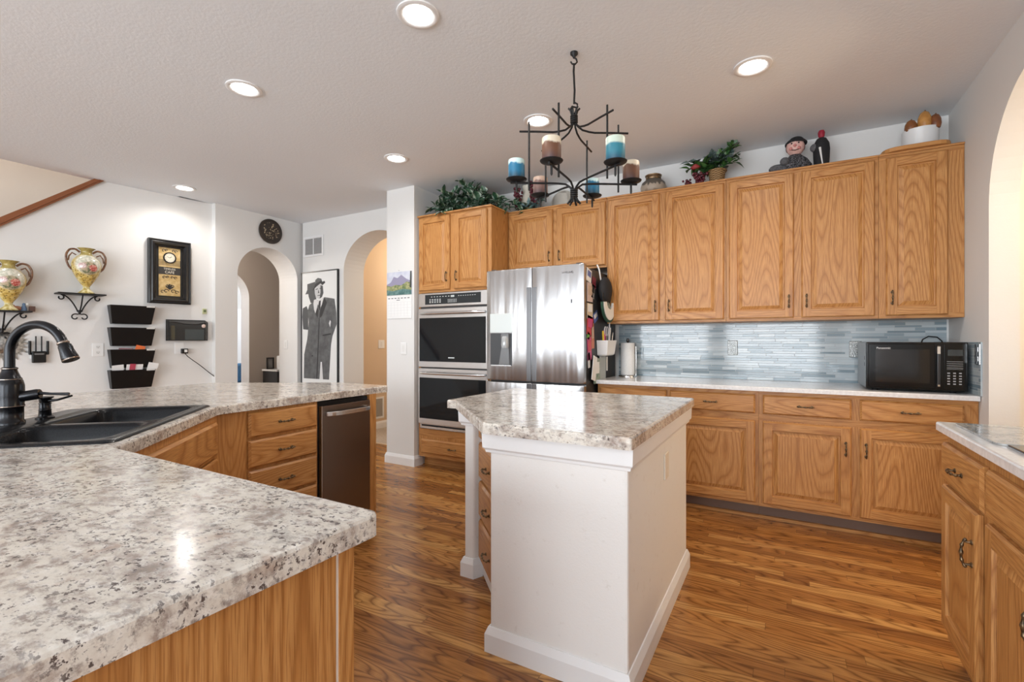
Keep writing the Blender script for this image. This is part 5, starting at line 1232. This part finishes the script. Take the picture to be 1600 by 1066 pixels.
# ------------------------------------------------------------------ things held on the refrigerator's side
FSX = FX+FW-.006
def side(name, label, cat, y, z, group=None): return thing(name, label, cat, (FSX+.0006, y, z), PI/2, group)     # local x -> +y, -y -> +x
def card(name, label, cat, y, z, w, h, m, m2=None, tilt=0, group=None, off=0.0):
    o = side(name, label, cat, y, z, group); d = MB(); d.box(-w/2, w/2, -.004-off, -off, -h/2, h/2); d.xf(Matrix.Rotation(tilt, 4, 'Y')); s = d.build('card', m, o)
    if m2: d = MB(); d.box(-w*.36, w*.36, -.0052-off, -.004-off, -h*.1, h*.36); d.xf(Matrix.Rotation(tilt, 4, 'Y')); d.build('print', m2, s)
    return o
RED = plain('magnet_red', (.55, .05, .06), .4); PNK = plain('magnet_pink', (.60, .08, .22), .4); BLU2 = plain('magnet_blue', (.10, .16, .42), .4); TAN = plain('magnet_tan', (.55, .42, .33), .5); GRN = plain('magnet_green', (.15, .38, .08), .5); ORG = plain('magnet_orange', (.55, .20, .12), .5)
G_ = 'magnets on the side of the refrigerator'
card('fridge_magnet', 'white magnet with a blue letter at the top of the refrigerator side', 'magnet', 3.515, 1.735, .10, .10, PAPER, BLU2, .2, G_); card('fridge_magnet', 'dark red magnet beside the cap strap near the top', 'magnet', 3.625, 1.69, .08, .09, plain('magnet_wine', (.16, .02, .04), .5), None, .1, G_)
card('fridge_magnet', 'pale photo magnet below the white and blue one', 'magnet', 3.535, 1.60, .12, .16, plain('photo_pale', (.62, .50, .47), .5), TAN, 0, G_); card('fridge_magnet', 'cream photo magnet below the pale one', 'magnet', 3.535, 1.465, .12, .13, plain('photo_cream', (.66, .55, .40), .5), PAPER, 0, G_)
card('fridge_magnet', 'large red magnet in the middle of the refrigerator side', 'magnet', 3.535, 1.345, .13, .15, RED, PNK, .15, G_); card('fridge_magnet', 'orange strip magnet beside the red one', 'magnet', 3.595, 1.265, .06, .20, ORG, TAN, -.06, G_); card('fridge_magnet', 'small bright green magnet under the large red one', 'magnet', 3.50, 1.265, .05, .055, GRN, None, .4, G_)
card('fridge_magnet', 'tall pink and red magnet low on the refrigerator side', 'magnet', 3.525, 1.165, .08, .18, PNK, RED, -.1, G_); card('fridge_magnet', 'narrow white magnet at the bottom of the colourful column', 'magnet', 3.515, 1.075, .04, .12, PAPER, None, -.12, G_); card('fridge_magnet', 'blue magnet with a white corner below the green cap', 'magnet', 3.665, 1.420, .10, .075, BLU2, PAPER, -.45, G_)
card('fridge_magnet', 'silver clip magnet hanging by the cap', 'magnet', 3.600, 1.62, .07, .11, plain('clip_silver', (.55, .55, .56), .3, .6), DKP, .2, G_)
# two caps
CP = side('baseball_cap', 'black cap hanging high on the refrigerator side', 'cap', 3.76, 1.64)
d = MB(); d.ball((0, -.050, 0), .105, 18, sc=(.95, .48, 1.05)); d.build('crown', DKP, CP)
d = MB(); P = [(.11*math.cos(a), -.11*math.sin(a)) for a in [PI*i/12 for i in range(13)]]; d.prism_y([(x, z*1.0-.03) for x, z in P[::-1]], -.065, -.058); d.build('visor', DKP, CP); d = MB(); d.tube([(-.05, -.03, .08), (-.09, -.03, .16), (-.08, -.01, .20)], .006, 6); d.build('strap', WHITEP, CP)
CP = side('baseball_cap', 'white cap with dark green brim hanging below the black cap', 'cap', 3.78, 1.545)
d = MB(); 
def crescent(r0, r1, y0, y1, m, nm):
    d = MB(); A = [PI*(1.02+.96*i/18) for i in range(19)]; P = [(r1*math.cos(a)*1.0, r1*math.sin(a)*1.0) for a in A]+[(r0*math.cos(a)*.95, r0*math.sin(a)*.72) for a in A[::-1]]; d.prism_y(P, y0, y1); return d.build(nm, m, CP)
crescent(.085, .150, -.085, -.070, plain('cap_white', (.78, .78, .76), .8), 'white_band'); crescent(.140, .168, -.080, -.062, plain('cap_green', (.015, .06, .035), .7), 'green_brim')
d = MB(); d.ball((0, -.055, -.05), .068, 14, sc=(1, .42, .8)); d.build('grey_lining', speck('grey_lining', (.12, .14, .12), (.30, .33, .30), 60, .8), CP)
# white magnetic pen bin
PB = side('pen_holder', 'white plastic pen holder stuck to the refrigerator side', 'pen holder', 3.80, 1.105)
def bl(z, w, dd, i=0): return [(-w+i, -.002, z), (w-i, -.002, z), (w-i, -dd+i, z), (-w+i, -dd+i, z)]
d = MB(); d.loft([bl(0, .085, .075), bl(.01, .098, .085), bl(.125, .115, .098), bl(.125, .115, .098, .005), bl(.012, .094, .080, .004)], smooth=False); d.build('bin', WHITEP, PB, bevel=.004)
def pen(label, x, y, h, m, tilt, r=.006):
    o = thing('pen', label, 'pen', (FSX+.045+y, 3.80+x, 1.1215), PI/2, 'pens in the white holder'); d = MB(); d.tube([(0, 0, 0), (tilt*h, 0, h*.85)], r, 7); d.build('barrel', m, o); d = MB(); d.tube([(tilt*h, 0, h*.85), (tilt*h*1.18, 0, h)], [r*1.15, r*.8], 7); d.build('cap', m, o)
pen('magenta marker leaning left in the white pen holder', -.03, 0, .19, PNK, -.1, .010); pen('yellow marker at the left of the white pen holder', -.07, .005, .185, plain('marker_yellow', (.70, .50, .05), .4), -.12, .008); pen('purple marker in the middle of the white pen holder', .0, -.01, .195, plain('marker_purple', (.25, .06, .30), .4), .05, .009)
pen('grey pen standing tallest in the white pen holder', .015, .01, .255, plain('pen_grey', (.50, .50, .52), .3), .15); pen('white pen at the right of the white pen holder', .06, 0, .215, WHITEP, .2); pen('steel pen leaning right in the white pen holder', .08, .012, .175, STEELF, .28)
o = side('scissors', 'grey handled scissors upright in the white pen holder', 'scissors', 3.79, 1.26); d = MB()
for s in (-1, 1): d.tube([(s*.022+.026*math.cos(2*PI*i/14), -.05, .045+.036*math.sin(2*PI*i/14)) for i in range(14)], .0055, 6, closed=True)
d.build('finger_loops', plain('handle_grey', (.52, .52, .54), .4), o); d = MB(); d.tube([(-.012, -.05, .012), (.003, -.05, -.12)], [.006, .003], 6); d.tube([(.012, -.05, .012), (-.003, -.05, -.12)], [.006, .003], 6); d.build('blades', STEELF, o)
card('notepad', 'white note hanging at a slant low on the refrigerator side', 'note', 3.555, 1.010, .085, .19, PAPER, None, .25, None, .03); card('notepad', 'green printed pad at the foot of the refrigerator side', 'notepad', 3.640, .985, .14, .20, speck('pad_green', (.16, .24, .17), (.45, .48, .42), 25, .6), PAPER, .0, None, .02)
card('notepad', 'grey clipboard pad right of the green pad', 'notepad', 3.80, 1.005, .15, .20, plain('pad_grey', (.42, .45, .45), .6), None, 0, None, .012); card('notepad', 'narrow white label beside the grey pad', 'note', 3.945, 1.03, .035, .12, PAPER)
# warranty magnet: small dark mark on the fridge door front
d = MB(); d.box(.775, .785, -.0105, -.0095, 1.515, 1.545); d.build('small_emblem', plain('emblem_dark', (.10, .10, .11), .4), dr_)
